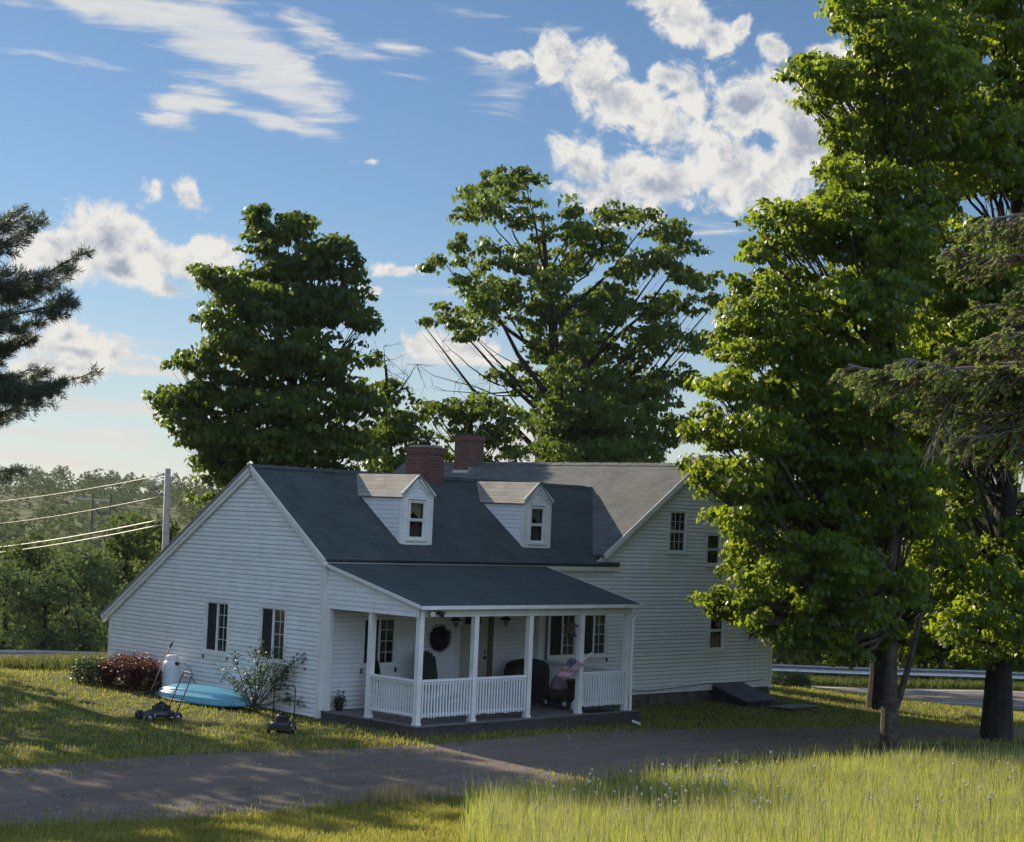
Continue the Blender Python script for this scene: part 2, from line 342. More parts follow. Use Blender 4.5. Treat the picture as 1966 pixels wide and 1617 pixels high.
def np_mesh(name, V, F, mats, rnd=None, mi=None, smooth=False, parent=None):
    """V (n,3), F (m,k) same-size faces; fast"""
    V = np.asarray(V, np.float32); F = np.asarray(F, np.int32); k = F.shape[1]
    me = bpy.data.meshes.new(name); me.vertices.add(len(V)); me.vertices.foreach_set('co', V.ravel())
    me.loops.add(F.size); me.loops.foreach_set('vertex_index', F.ravel())
    me.polygons.add(len(F)); me.polygons.foreach_set('loop_start', np.arange(0, F.size, k, dtype=np.int32))
    for mm in (mats if isinstance(mats,(list,tuple)) else [mats]): me.materials.append(mm)
    if mi is not None: me.polygons.foreach_set('material_index', np.asarray(mi,np.int32))
    if smooth: me.polygons.foreach_set('use_smooth', np.ones(len(F),bool))
    if rnd is not None:
        a = me.attributes.new('rnd','FLOAT','POINT'); a.data.foreach_set('value', np.asarray(rnd,np.float32))
    me.update(); me.validate()
    o = bpy.data.objects.new(name, me); COL.objects.link(o)
    if parent is not None:
        o.parent = parent; o.location = -Vector(parent.location)
    return o
def copy_tree(o, parent=None):
    c = o.copy(); COL.objects.link(c); c.parent = parent
    for ch in list(o.children): copy_tree(ch, c)
    return c

# ------------------------------------------------------------------ terrain
CT = []  # (t, D, z)
def ctl(t, D, z): CT.append((t, D, z))
def ctx(x, y, z): CT.append((.70711*((x-CAM[0])-(y-CAM[1])), .70711*((x-CAM[0])+(y-CAM[1])), z))
def ctp(X, Y, z): P_ = onz(X, Y, z); ctx(P_[0], P_[1], z)
for q in [(0,0,-.2),(0,8.4,0.02),(-1.5,4,-.12),(6.9,-3.4,-.3),(0,-3.4,-.22),(3,-3.5,-.26),(10,-.3,-.40),(13.4,-.4,-.42),(16.6,-.3,-.36),(16.6,6,-.45),(14,-2,-.46),(9,14,-.4),(16,12,-.9),(0,12,-.1),(5,13,-.2)]: ctx(*q)
for q in [(0,1310,-.02),(0,1390,-.2),(0,1470,-.3),(0,1595,-.35),(400,1545,-.38),(930,1528,-.4),(1300,1420,-.42),(1700,1400,-.45),(1545,1322,-.5),(1966,1363,-1.62),(1700,1353,-1.6),(1900,1400,-.5),(-300,1500,-.3),(100,1294,-.35),(100,1281,-.95),(-200,1290,-.4)]: ctp(*q)
for q in [(0,27.5,-.38),(4,30,-.32),(9.7,32,-.12),(15,32,0),(6,34,-.3),(12,36,-.25),(-9,23.5,-.33),(-14,22,-.2),(0,20,.25),(-8,17,.25),(8,22,.45),(12,24,.5),(0,10,1.5),(-10,8,1.4),(10,10,1.8),(0,0,2.65),(-15,0,2.6),(15,0,2.9),(0,-15,4),(30,10,2.3),(30,30,.4),(-30,20,.5),(-30,0,2.4),(-30,-15,3.6),(30,-15,4.2),(28,44,-.6)]: ctl(*q)
for t in (-45,-30,-17,-5,8,20,32,45):
    zz = -1.85+.012*t*(1 if t<10 else .9)
    ctl(t, 60.5, zz); ctl(t, 64, zz); ctl(t, 68, zz); ctl(t, 70.2, zz-.12)
for t in (-60,-30,0,30,60): ctl(t, 82, -3.6); ctl(t, 100, -6.5)
ctl(-18, 50, -.85); ctl(-25, 44, -.2); ctl(-30,52,-1.0); ctl(18,50,-.95); ctl(-16,58,-1.6); ctl(30,54,-1.3)
CT = np.array(CT)
def _tps(A, B):
    r2 = ((A[:,None,:]-B[None,:,:])**2).sum(-1); return .5*r2*np.log(r2+1e-9)
_S = CT[:,:2]/20.0; _n = len(CT)
_K = _tps(_S,_S)+np.eye(_n)*.004; _Pm = np.hstack([np.ones((_n,1)),_S])
_sol = np.linalg.solve(np.block([[_K,_Pm],[_Pm.T,np.zeros((3,3))]]), np.concatenate([CT[:,2],np.zeros(3)]))
def far_z(t, D):
    k = np.interp(D, [85,110,160,240,330,450,560,650,750,1000,1600], [-4.2,-8,-14,-18,-15,-7,2,8.0,12.5,12,10])
    return k + np.clip((D-200)/400,0,1)*(2.2*np.sin(t/70+1.0)+1.3*np.sin(t/29+2)) 
def H(x, y):
    x = np.atleast_1d(np.asarray(x,float)); y = np.atleast_1d(np.asarray(y,float))
    t = .70711*((x-CAM[0])-(y-CAM[1])); D = .70711*((x-CAM[0])+(y-CAM[1]))
    tc_ = np.clip(t,-60,60); Dc = np.clip(D,-18,100)
    out = np.empty_like(x); Q = np.stack([tc_,Dc],1)/20.0
    for i in range(0, len(Q), 20000):
        q = Q[i:i+20000]; out[i:i+20000] = _tps(q,_S)@_sol[:_n] + _sol[_n] + q@_sol[_n+1:]
    b = np.clip((D-76)/16,0,1); b = b*b*(3-2*b)
    out = out*(1-b) + far_z(t,D)*b
    out += .02*np.sin(x*.9+y*.5)*np.sin(y*.7-x*.3)
    return out
def h1(x, y): return float(H([x],[y])[0])
def gp(X, Y):
    """photo pixel -> point on the terrain"""
    r = ray(X, Y); s0 = 12.0
    ss = np.arange(12, 130, .05); P_ = CAM[None,:]+ss[:,None]*r[None,:]; d = P_[:,2]-H(P_[:,0],P_[:,1])
    i = np.argmax(d<0) if (d<0).any() else len(d)-1
    return P_[i,0], P_[i,1], h1(P_[i,0],P_[i,1])

Ds = np.concatenate([np.arange(-18,16,2.0), np.arange(16,72,.4), np.geomspace(72,1000,62)])
ss = np.linspace(-1,1,231)
TT = ss[None,:]*(26+np.clip(Ds,0,None)*.72)[:,None]; DD = np.repeat(Ds[:,None],len(ss),1)
gx = CAM[0]+.70711*(DD+TT); gy = CAM[1]+.70711*(DD-TT)
gz = H(gx.ravel(), gy.ravel()).reshape(gx.shape)
V = np.stack([gx,gy,gz],-1).reshape(-1,3); nr, nc = gx.shape
ii = (np.arange(nr-1)[:,None]*nc+np.arange(nc-1)[None,:]).ravel()
F = np.stack([ii,ii+1,ii+nc+1,ii+nc],1)
def ground_mat():
    M = bpy.data.materials.new('lawn_ground'); M.use_nodes = True; t = NT(M.node_tree); b = t.n['Principled BSDF']; b.inputs['Roughness'].default_value = .95; b.inputs['Specular IOR Level'].default_value = .1
    co = t.new('ShaderNodeTexCoord').outputs['Object']
    n1 = t.ramp(t.noise(co, .45, 6, .6), .35, .68); n2 = t.ramp(t.noise(co, 5, 7, .7), .3, .7); n3 = t.ramp(t.noise(t.mapping(co,(7,3,0)), .8, 5, .6), .56, .72)
    c = t.mix(n2, (.028,.045,.011), (.085,.105,.03)); c = t.mix(t.math('MULTIPLY', n1, .5), c, (.11,.115,.04)); c = t.mix(t.math('MULTIPLY', n3, .75), c, (.15,.115,.075))
    t.l.new(c, b.inputs['Base Color'])
    bn = t.new('ShaderNodeBump'); bn.inputs['Strength'].default_value = .8; bn.inputs['Distance'].default_value = .05; t.l.new(t.noise(co, 9, 8, .75), bn.inputs['Height']); t.l.new(bn.outputs[0], b.inputs['Normal'])
    return M
V_ext = V.copy()
tag(np_mesh('ground', V, F, ground_mat(), smooth=True), kind='structure')

def catmull(P_, n=12):
    P_ = [np.array(p,float) for p in P_]; P_ = [2*P_[0]-P_[1]]+P_+[2*P_[-1]-P_[-2]]; o = []
    for i in range(1,len(P_)-2):
        for k in range(n):
            t = k/n; a,b_,c,d = P_[i-1:i+3]
            o.append(.5*((2*b_)+(-a+c)*t+(2*a-5*b_+4*c-d)*t*t+(-a+3*b_-3*c+d)*t**3))
    o.append(P_[-2]); return o
def ribbon(name, A, B, m_, off, ncross=14, jit=0.0, seed=1, drop=.06):
    """sheet between two edge curves, draped on the terrain"""
    rg = np.random.default_rng(seed); A = np.array(A)[:, :2]; B = np.array(B)[:, :2]; n = len(A)
    ja = np.convolve(rg.normal(0,jit,n+6), np.ones(3)/3, 'same')[3:-3]; jb = np.convolve(rg.normal(0,jit,n+6), np.ones(3)/3,'same')[3:-3]
    u = np.linspace(0,1,ncross); d = B-A; dl = d/np.linalg.norm(d,axis=1)[:,None]
    A = A+dl*ja[:,None]; B = B+dl*jb[:,None]
    Pn = A[:,None,:]+(B-A)[:,None,:]*u[None,:,None]
    z = H(Pn[...,0].ravel(),Pn[...,1].ravel()).reshape(n,ncross)+off; z[:,0] -= drop; z[:,-1] -= drop
    V = np.concatenate([Pn, z[...,None]],-1).reshape(-1,3)
    i2 = (np.arange(n-1)[:,None]*ncross+np.arange(ncross-1)[None,:]).ravel()
    return np_mesh(name, V, np.stack([i2,i2+1,i2+ncross+1,i2+ncross],1)[:, ::-1] if np.cross(np.append(dl[0],0),np.append(A[1]-A[0],0))[2]<0 else np.stack([i2,i2+1,i2+ncross+1,i2+ncross],1), m_, smooth=True)
def gravel_mat(name, a, b_, c_, sc=1.0):
    M = bpy.data.materials.new(name); M.use_nodes = True; t = NT(M.node_tree); b = t.n['Principled BSDF']; b.inputs['Roughness'].default_value = .95; b.inputs['Specular IOR Level'].default_value = .15
    co = t.new('ShaderNodeTexCoord').outputs['Object']
    n1 = t.ramp(t.noise(co, .7*sc, 6, .6), .3, .7); n2 = t.ramp(t.noise(co, 28*sc, 5, .8), .3, .7); n3 = t.ramp(t.noise(t.mapping(co,(3,3,0)), 1.6*sc, 6, .65), .55, .75); n4 = t.ramp(t.noise(t.mapping(co,(1,2,0),(0,0,math.radians(28)),(.22,2.4,1)), 1.0*sc, 7, .7), .42, .66)
    c = t.mix(n2, a, b_); c = t.mix(t.math('MULTIPLY', n1, .4), c, c_); c = t.mix(t.math('MULTIPLY', n3, .6), c, tuple(x*.55 for x in a)); c = t.mix(t.math('MULTIPLY', n4, .5), c, tuple(x*1.25 for x in c_))
    t.l.new(c, b.inputs['Base Color'])
    bn = t.new('ShaderNodeBump'); bn.inputs['Strength'].default_value = .9; bn.inputs['Distance'].default_value = .05; t.l.new(t.math('ADD', t.noise(co, 18*sc, 7, .85), t.math('MULTIPLY', t.noise(co, 2.2*sc, 4, .6), 1.6)), bn.inputs['Height']); t.l.new(bn.outputs[0], b.inputs['Normal'])
    return M
def stones(seed, n, A, B, sz):
    rg = np.random.default_rng(seed); A = np.array(A)[:, :2]; B = np.array(B)[:, :2]; i = rg.integers(0,len(A)-1,n); f = rg.uniform(0,1,(n,1)); e = np.where(rg.uniform(0,1,n)<.55, rg.beta(1.2,9,n), rg.uniform(0,1,n)); e = np.where(rg.uniform(0,1,n)<.5, e, 1-e)[:,None]
    P_ = (A[i]*(1-f)+A[i+1]*f)*(1-e)+(B[i]*(1-f)+B[i+1]*f)*e; z = H(P_[:,0],P_[:,1])+.03; P_ = np.concatenate([P_,z[:,None]],1); s_ = sz*rg.lognormal(0,.45,n)[:,None,None]
    base_ = np.array([(1,0,0),(0,1,0),(-1,0,0),(0,-1,0),(0,0,.7),(0,0,-.4)]); V = P_[:,None,:]+base_[None]*s_*rg.uniform(.6,1.3,(n,6,1)); b = np.arange(n)[:,None]*6
    F = np.concatenate([b+np.array(t_) for t_ in ((0,1,4),(1,2,4),(2,3,4),(3,0,4),(1,0,5),(2,1,5),(3,2,5),(0,3,5))],0); return V.reshape(-1,3), F
GRAV = gravel_mat('driveway_gravel', (.110,.088,.070), (.20,.16,.13), (.23,.185,.15))
dv_top = [(-420,1520),(-200,1495),(0,1476),(120,1466),(350,1448),(500,1442),(715,1435),(860,1427),(983,1415),(1198,1401),(1433,1397),(1683,1394),(1800,1393),(1966,1396),(2250,1400)]
dv_bot = [(-420,1600),(-200,1597),(0,1592),(120,1588),(350,1578),(520,1566),(700,1548),(860,1536),(950,1530),(1120,1505),(1380,1465),(1640,1440),(1760,1430),(1930,1424),(2250,1424)]
DA = catmull([gp(*q) for q in dv_top], 10); DB = catmull([gp(*q) for q in dv_bot], 10)
tag(ribbon('driveway', DA, DB, GRAV, .03, 26, .09, 3), kind='structure')
V_,F_ = stones(7, 9000, DA, DB, .016); o = np_mesh('loose_gravel', V_, F_, mat('pale_stone',(.24,.21,.18),.9,(.12,.11,.10),3)); tag(o, 'loose gravel stones strewn over the driveway', 'gravel', kind='stuff')
PAVE = gravel_mat('road_asphalt', (.17,.15,.14), (.20,.18,.165), (.15,.135,.125), .5)
tl = np.arange(-44, 46, 2.0)
def tdl(D): return [(*tD(t, D), 0) for t in tl]
tag(ribbon('road', tdl(60.2), tdl(68.0), PAVE, .03, 12), kind='structure')
WLINE = mat('white_road_paint', (.62,.62,.60), .7); YLINE = mat('yellow_road_paint', (.55,.36,.08), .7)
for nm, D0, wd, mm in (('road_marking', 61.4, .14, WLINE), ('road_marking', 66.6, .14, WLINE), ('road_marking', 64.1, .12, YLINE), ('road_marking', 63.8, .12, YLINE)):
    tag(ribbon(nm, tdl(D0), tdl(D0+wd), mm, .045, 2, drop=0), kind='structure')

# ------------------------------------------------------------------ the farmhouse
house = empty('farmhouse', (6.0, 4.0, -.3), label='white clapboard farmhouse with grey roofs, two dormers and a front porch', cat='house')
LAP = .102
def clap(mb, poly, holes, org, ax, nrm, z0, dep=.030, phase=0.0, mi=0):
    """real lapped boards filling polygon poly (u,z); holes = (u0,u1,z0,z1); org + u*ax, normal nrm"""
    org, ax, nrm = [np.array(q,float) for q in (org,ax,nrm)]
    def span(z):
        xs = []
        for (a,b) in zip(poly, poly[1:]+poly[:1]):
            if (a[1]-z)*(b[1]-z) < 0: xs.append(a[0]+(b[0]-a[0])*(z-a[1])/(b[1]-a[1]))
        xs.sort(); return list(zip(xs[::2], xs[1::2]))
    zt = max(p[1] for p in poly); zb = min(p[1] for p in poly)
    brk = sorted(set([zb, zt]+[q for h in holes for q in h[2:4] if zb < q < zt]+[p[1] for p in poly]))
    z = z0
    while z < zt:
        za, zc = max(z, zb), min(z+LAP, zt)
        cuts = [za]+sorted([q for q in brk+[z+LAP*.7, z+LAP*.82] if za+1e-4 < q < zc-1e-4])+[zc]
        for c0, c1 in zip(cuts, cuts[1:]):
            s0, s1 = span(c0+1e-5), span(c1-1e-5)
            if len(s0) != 1 or len(s1) != 1:
                if len(s0)==1 and len(s1)==0: s1 = [(sum(s0[0])/2,)*2]
                else: continue
            segs = [(s0[0][0], s1[0][0], s0[0][1], s1[0][1])]
            for h in holes:
                if h[2] <= c0+1e-4 and h[3] >= c1-1e-4:
                    ns = []
                    for (l0,l1,r0,r1) in segs:
                        if h[1] <= min(l0,l1) or h[0] >= max(r0,r1): ns.append((l0,l1,r0,r1)); continue
                        if h[0] > l0: ns.append((l0,l1,h[0],h[0]))
                        if h[1] < r0: ns.append((h[1],h[1],r0,r1))
                    segs = ns
            def prof(c):
                u = (c-z)/LAP
                return dep*(1-.25*u/.7) if u <= .7 else dep*.75*(1-(u-.7)/.12) if u < .82 else 0.0
            f0 = prof(c0+1e-6); f1 = prof(c1-1e-6)
            for (l0,l1,r0,r1) in segs:
                if r0-l0 < 1e-4: continue
                p = lambda u,zz,f: org+ax*u+nrm*f+np.array((0,0,zz))
                q = [p(l0,c0,f0),p(r0,c0,f0),p(r1,c1,f1),p(l1,c1,f1)]
                nn = np.cross(q[1]-q[0], q[2]-q[0])
                mb.face(q if nn@nrm > 0 else q[::-1], mi=mi)
                if abs(c0-z) < 1e-4:
                    q = [p(l0,c0,-.004),p(r0,c0,-.004),p(r0,c0,f0),p(l0,c0,f0)]; nn = np.cross(q[1]-q[0], q[2]-q[0])
                    mb.face(q if nn[2] < 0 else q[::-1], mi=mi)
        z += LAP
def window_slider(parent, org, ax, nrm, u0, u1, z0, z1, name='window', rows=4, flip=False, both=False):
    """frame around opening, centre mullion, a screened half and a half with a grille"""
    org, ax, nrm = [np.array(q,float) for q in (org,ax,nrm)]
    P = lambda u,f,z: org+ax*u+nrm*f+np.array((0,0,z))
    def bx(mb, ua, ub, fa, fb, za, zb, mi=0): mb.obox((P(ua,fa,za)+P(ub,fb,zb))/2, ax*(ub-ua)/2, nrm*(fb-fa)/2, np.array((0,0,(zb-za)/2)), mi)
    fr = MB(); c = .085
    bx(fr,u0-c,u0,-.03,.034,z0-c*.6,z1+c*.6); bx(fr,u1,u1+c,-.03,.034,z0-c*.6,z1+c*.6); bx(fr,u0,u1,-.03,.032,z1,z1+c*.6); bx(fr,u0-c-.03,u1+c+.03,-.03,.055,z0-c*.6-.035,z0-c*.6); bx(fr,u0,u1,-.03,.03,z0-c*.6,z0)
    bx(fr,u0,u1,-.03,.036,z0-.20,z0-c*.6-.036)
    um = (u0+u1)/2
    bx(fr,um-.022,um+.022,-.028,.016,z0,z1)
    for a,b in ((u0,u0+.022),(u1-.022,u1)): bx(fr,a,b,-.028,.010,z0,z1)
    for a,b in ((z0,z0+.025),(z1-.025,z1)): bx(fr,u0+.022,um-.022,-.028,.008,a,b); bx(fr,um+.022,u1-.022,-.028,.008,a,b)
    f = fr.build(name, TRIM, parent)
    g = MB(); bx(g,u0,u1,-.05,-.035,z0,z1); g.build('pane', GLASSD, f)
    ga, gb = (u0+.022, um-.022) if flip else (um+.022, u1-.022)
    sa, sb = (um+.022, u1-.022) if flip else (u0+.022, um-.022)
    mu = MB(); gm = (ga+gb)/2
    bx(mu,gm-.009,gm+.009,-.0345,-.022,z0+.026,z1-.026)
    for k in range(1,rows):
        zz = z0+(z1-z0)*k/rows
        bx(mu,ga,gm-.0095,-.0345,-.021,zz-.009,zz+.009); bx(mu,gm+.0095,gb,-.0345,-.021,zz-.009,zz+.009)
    mu.build('grille', MUNT, f)
    sc = MB(); bx(sc,sa,sb,-.015,-.012,z0+.026,z1-.026); sc.build('insect_screen', SCREEN, f)
    return f
def window_sash(parent, org, ax, nrm, u0, u1, z0, z1, name='window', cols=0, rows=0, curtain=None, lower=None, c=.085):
    org, ax, nrm = [np.array(q,float) for q in (org,ax,nrm)]
    P = lambda u,f,z: org+ax*u+nrm*f+np.array((0,0,z))
    def bx(mb, ua, ub, fa, fb, za, zb, mi=0): mb.obox((P(ua,fa,za)+P(ub,fb,zb))/2, ax*(ub-ua)/2, nrm*(fb-fa)/2, np.array((0,0,(zb-za)/2)), mi)
    fr = MB(); zm = (z0+z1)/2
    bx(fr,u0-c,u0,-.03,.034,z0-c*.5,z1+c*.5); bx(fr,u1,u1+c,-.03,.034,z0-c*.5,z1+c*.5); bx(fr,u0,u1,-.03,.032,z1,z1+c*.5); bx(fr,u0-c-.02,u1+c+.02,-.03,.06,z0-c*.5-.035,z0-c*.5); bx(fr,u0,u1,-.03,.03,z0-c*.5,z0)
    s = .035
    for (a,b,f1) in ((z0,zm,-.004),(zm,z1,.012)):
        bx(fr,u0,u0+s,-.028,f1,a,b); bx(fr,u1-s,u1,-.028,f1,a,b); bx(fr,u0+s,u1-s,-.028,f1-.002,a,a+s); bx(fr,u0+s,u1-s,-.028,f1-.002,b-s,b)
    f = fr.build(name, TRIM, parent)
    g = MB()
    for (a,b,f1) in ((z0+s,zm-s,-.026),(zm+s,z1-s,-.012)): bx(g,u0+s,u1-s,f1-.006,f1,a,b)
    if curtain is None and lower is None: g.build('pane', GLASSD, f)
    else:
        g.build('pane', GLASS, f)
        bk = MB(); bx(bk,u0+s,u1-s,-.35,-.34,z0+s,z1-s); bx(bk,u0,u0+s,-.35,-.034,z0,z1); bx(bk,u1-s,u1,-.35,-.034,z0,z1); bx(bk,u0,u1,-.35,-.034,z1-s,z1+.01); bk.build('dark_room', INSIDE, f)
        for key, za, zb, mm in (('c', zm+s*.6, z1-s, curtain), ('l', z0+s, zm-s*.6, lower)):
            if mm is None: continue
            cu = MB(); n = 26
            for k in range(n):
                ua = u0+s+(u1-u0-2*s)*k/n; ub = u0+s+(u1-u0-2*s)*(k+1)/n
                fa = -.09+.018*math.sin(k*1.7); fb = -.09+.018*math.sin((k+1)*1.7)
                tt = abs((k+.5)/n-.42)*2
                zl = za+(zb-za)*(.42-.42*tt if key=='c' else 0)
                zh = zb if key=='c' else za+(zb-za)*(.75+.1*math.sin(k*.7))
                cu.face([P(ua,fa,zl),P(ub,fb,zl),P(ub,fb,zh),P(ua,fa,zh)], smooth=True)
            cu.build('curtain', mm, f, weld=False)
    if cols:
        mu = MB()
        for (a,b,f1) in ((z0+s,zm-s,-.0265),(zm+s,z1-s,-.0125)):
            for k in range(1,cols):
                uu = u0+s+(u1-u0-2*s)*k/cols; bx(mu,uu-.008,uu+.008,f1,f1+.014,a,b)
            for k in range(1,rows):
                zz = a+(b-a)*k/rows; bx(mu,u0+s,u1-s,f1-.001,f1+.010,zz-.008,zz+.008)
        mu.build('grille', MUNT, f)
    return f
CURT = mat('yellow_green_curtain', (.42,.44,.26), .9, (.30,.32,.18), 20); CURT2 = mat('grey_lace_curtain', (.30,.30,.26), .9, (.2,.2,.17), 20); PINK = mat('dusky_pink_cloth', (.13,.075,.085), .9, (.06,.04,.05), 9); DIM = mat('dim_brown_curtain', (.11,.09,.08), .9)
ROSEC = mat('pink_brown_curtain', (.15,.10,.10), .9)

# wing: gable end wall (x=0), front wall (y=0) shared with the main block
SF, SB = .717, .641; RY, RZ, YB = 2.73, 5.22, 8.38
gab = [(0,-.16),(YB,-.02),(YB,RZ-SB*(YB-RY)-.02),(RY,RZ-.02),(0,RZ-SF*RY-.02)]
GW = [(1.30,2.17,.95,2.08),(3.43,4.28,.95,2.08)]
X0, YV, NX, NY, AX, AY = (0,0,0), (0,1,0), (-1,0,0), (0,-1,0), (1,0,0), (0,1,0)
hol = [(a-.085,b+.085,c-.20,d+.055) for a,b,c,d in GW]
wl = MB(); clap(wl, gab, hol, (0,0,0), AY, NX, -.16)
# inner solid panel behind the boards
for (a,b,c,d) in hol: pass
wl.build('wing_end_wall', WHITE, house)
for (a,b,c,d) in GW: window_slider(house, (0,0,0), AY, NX, a, b, c, d, flip=True)
# front wall: wing part and main gable in one plane
MX, MZ, SM, XL = 12.56, 5.93, .676, 16.26
front = [(0,-.12),(XL,-.10),(XL,MZ-SM*(XL-MX)-.03),(MX,MZ-.03),(8.55,MZ-SM*(MX-8.55)-.03),(8.55,3.24),(0,3.24)]
PW_ = (1.18,2.08,.95,1.95); MW = [(7.13,8.05,.97,1.98),(8.30,9.20,.97,1.98)]
UW = (11.60,12.25,3.62,4.68); LW = (13.44,14.02,1.0,2.0); DR = (4.02,5.0,0,2.03)
fh = [(a-.085,b+.085,c-.20,d+.055) for a,b,c,d in [PW_]+MW]+[(UW[0]-.085,UW[1]+.085,UW[2]-.08,UW[3]+.045),(LW[0]-.085,LW[1]+.085,LW[2]-.08,LW[3]+.045),(13.115,13.835,3.22,4.145),(DR[0]-.08,DR[1]+.16,-.2,DR[3]+.09)]
wl = MB(); lowcut = [(0,-.12),(13.62,-.12),(13.62,.0),(14.9,.0),(14.9,-.10),(XL,-.10)]
clap(wl, [(0,-.12),(XL,-.10),(XL,MZ-SM*(XL-MX)-.03),(MX,MZ-.03),(8.75,3.33),(8.75,3.24),(0,3.24)], fh, (0,0,0), AX, NY, -.12)
wl.build('front_wall', WHITE, house)
# unseen sides and backing so that the house is solid from other places
bk = MB()
bk.prism([(0.42,.03,-.3),(0.42,YB,-.3),(0.42,YB,RZ-SB*(YB-RY)-.06),(0.42,RY,RZ-.06),(0.42,.03,RZ-SF*RY-.06)], (.02,0,0))
bk.prism([(.5,.48,-.3),(XL-.02,.48,-.3),(XL-.02,.48,MZ-SM*(XL-MX)-.06),(MX,.48,MZ-.06),(8.75,.48,3.3),(.5,.48,3.3)], (0,.02,0))
bk.build('wall_lining', INSIDE, house)
sd = MB(); clap(sd, [(0,-.35),(11.6,-.6),(11.6,3.38),(0,3.38)], [], (XL,0,0), AY, (1,0,0), -.6)
sd.build('side_wall', WHITE, house)
sd = MB(); clap(sd, [(8.9,-.6),(XL,-.6),(XL,3.35),(MX,MZ-.03),(8.9,3.42)], [], (0,11.6,0), AX, (0,1,0), -.6)
clap(sd, [(YB,2.0),(11.6,2.0),(11.6,3.42),(YB,3.42)], [], (8.9,0,0), AY, NX, 0.0)
clap(sd, [(YB,-.4),(11.6,-.5),(11.6,2.0),(YB,2.0)], [], (8.9,0,0), AY, NX, -.5)
clap(sd, [(0,-.3),(8.9,-.3),(8.9,1.55),(0,1.55)], [], (0,YB,0), AX, (0,1,0), -.3)
sd.build('back_wall', WHITE, house)
# corner boards
cb = MB()
cb.box((-.034,-.034,-.17),(.0,.095,3.20)); cb.box((0,-.034,-.17),(.085,-.0005,3.20))
cb.build('corner_board', TRIM, house)
cb = MB(); cb.box((-.034,YB-.09,-.04),(0,YB+.034,1.52)); cb.build('corner_board', TRIM, house)
cb = MB(); cb.box((XL-.10,-.034,-.14),(XL+.034,0,3.36)); cb.box((XL,0,-.14),(XL+.034,.1,3.36)); cb.build('corner_board', TRIM, house)
# foundation
fd = MB(); rg = random.Random(4)
x = 6.95
while x < XL-.05:
    wv = rg.uniform(.18,.5); fd.box((x,.02+rg.uniform(0,.05),-.75),(min(x+wv-.012,XL-.03),.25,-.125)); x += wv
fd.box((.05,.03,-.6),(6.9,.2,-.14)); fd.box((.03,.04,-.6),(.2,YB-.05,-.17)); fd.box((XL-.3,.3,-1.2),(XL-.03,11.5,-.36)); fd.build('foundation', STONE, house)

# roofs
TH = .075; OV = .13
def zf(y): return RZ+.06-SF*(RY-y)
def zb_(y): return RZ+.06-SB*(y-RY)
def zm(x): return MZ+.06-SM*abs(MX-x)
rf = MB()
ye = -.10
vx0 = MX-(MZ+.06-zf(ye))/SM; vx1 = MX-(MZ-RZ)/SM
rf.slab([(-.10,ye,zf(ye)),(9.55,ye,zf(ye)),(vx1+.25,RY,RZ+.06),(-.10,RY,RZ+.06)], TH)
rb = YB+.28
rf.slab([(9.3,rb,zb_(rb)),(-.10,rb,zb_(rb)),(-.10,RY,RZ+.058),(vx1+.2,RY,RZ+.058)], TH)
roof1 = rf.build('wing_roof', SHING, house)
rk = MB()
rk.bar((-.115,ye,zf(ye)-.045),(-.115,RY+.02,RZ+.015),.03,.10); rk.bar((-.115,RY,RZ+.015),(-.115,rb,zb_(rb)-.045),.03,.10)
rk.bar((-.075,ye+.05,zf(ye+.05)-.13),(-.075,RY,RZ-.075),.05,.12); rk.bar((-.075,RY,RZ-.075),(-.075,rb-.02,zb_(rb)-.13),.05,.12)
rk.box((-.125,ye-.02,zf(ye)-.13),(-.05,ye+.08,zf(ye)-.04))
rk.build('rake_board', TRIM, roof1)
rk = MB(); rk.bar((-.122,RY,RZ+.075),(-.122,rb,zb_(rb)+.015),.07,.045); rk.build('drip_edge', RAKE, roof1)
ev = MB(); ev.box((6.90,ye+.0,zf(ye)-TH-.10),(9.5,ye+.03,zf(ye)-TH-.012)); ev.build('eave_board', CREAM, roof1)
rf = MB(); yo = -.16; yk = 11.6+.16
rf.slab([(8.86,yk,zm(8.86)),(8.86,yo,zm(8.86)),(MX,yo,MZ+.06),(MX,yk,MZ+.06)], TH)
rf.slab([(XL+.22,yo,zm(XL+.22)),(XL+.22,yk,zm(XL+.22)),(MX,yk,MZ+.059),(MX,yo,MZ+.059)], TH)
roof2 = rf.build('main_roof', SHINGM, house)
rk = MB()
rk.bar((8.86,yo-.012,zm(8.86)-.05),(MX,yo-.012,MZ+.012),.024,.13,up=(0,0,1)); rk.bar((MX,yo-.012,MZ+.012),(XL+.22,yo-.012,zm(XL+.22)-.05),.024,.13)
rk.bar((8.95,yo+.02,zm(8.95)-.14),(MX,yo+.02,MZ-.08),.03,.09); rk.bar((MX,yo+.02,MZ-.08),(XL+.2,yo+.02,zm(XL+.2)-.14),.03,.09)
rk.build('rake_board', TRIM, roof2)
# cream strip under the wing eave: warm bounce light put into the colour
st = MB(); st.box((6.95,-.036,2.92),(8.8,-.031,3.06)); st.build('eave_bounce_strip', CREAM, house)

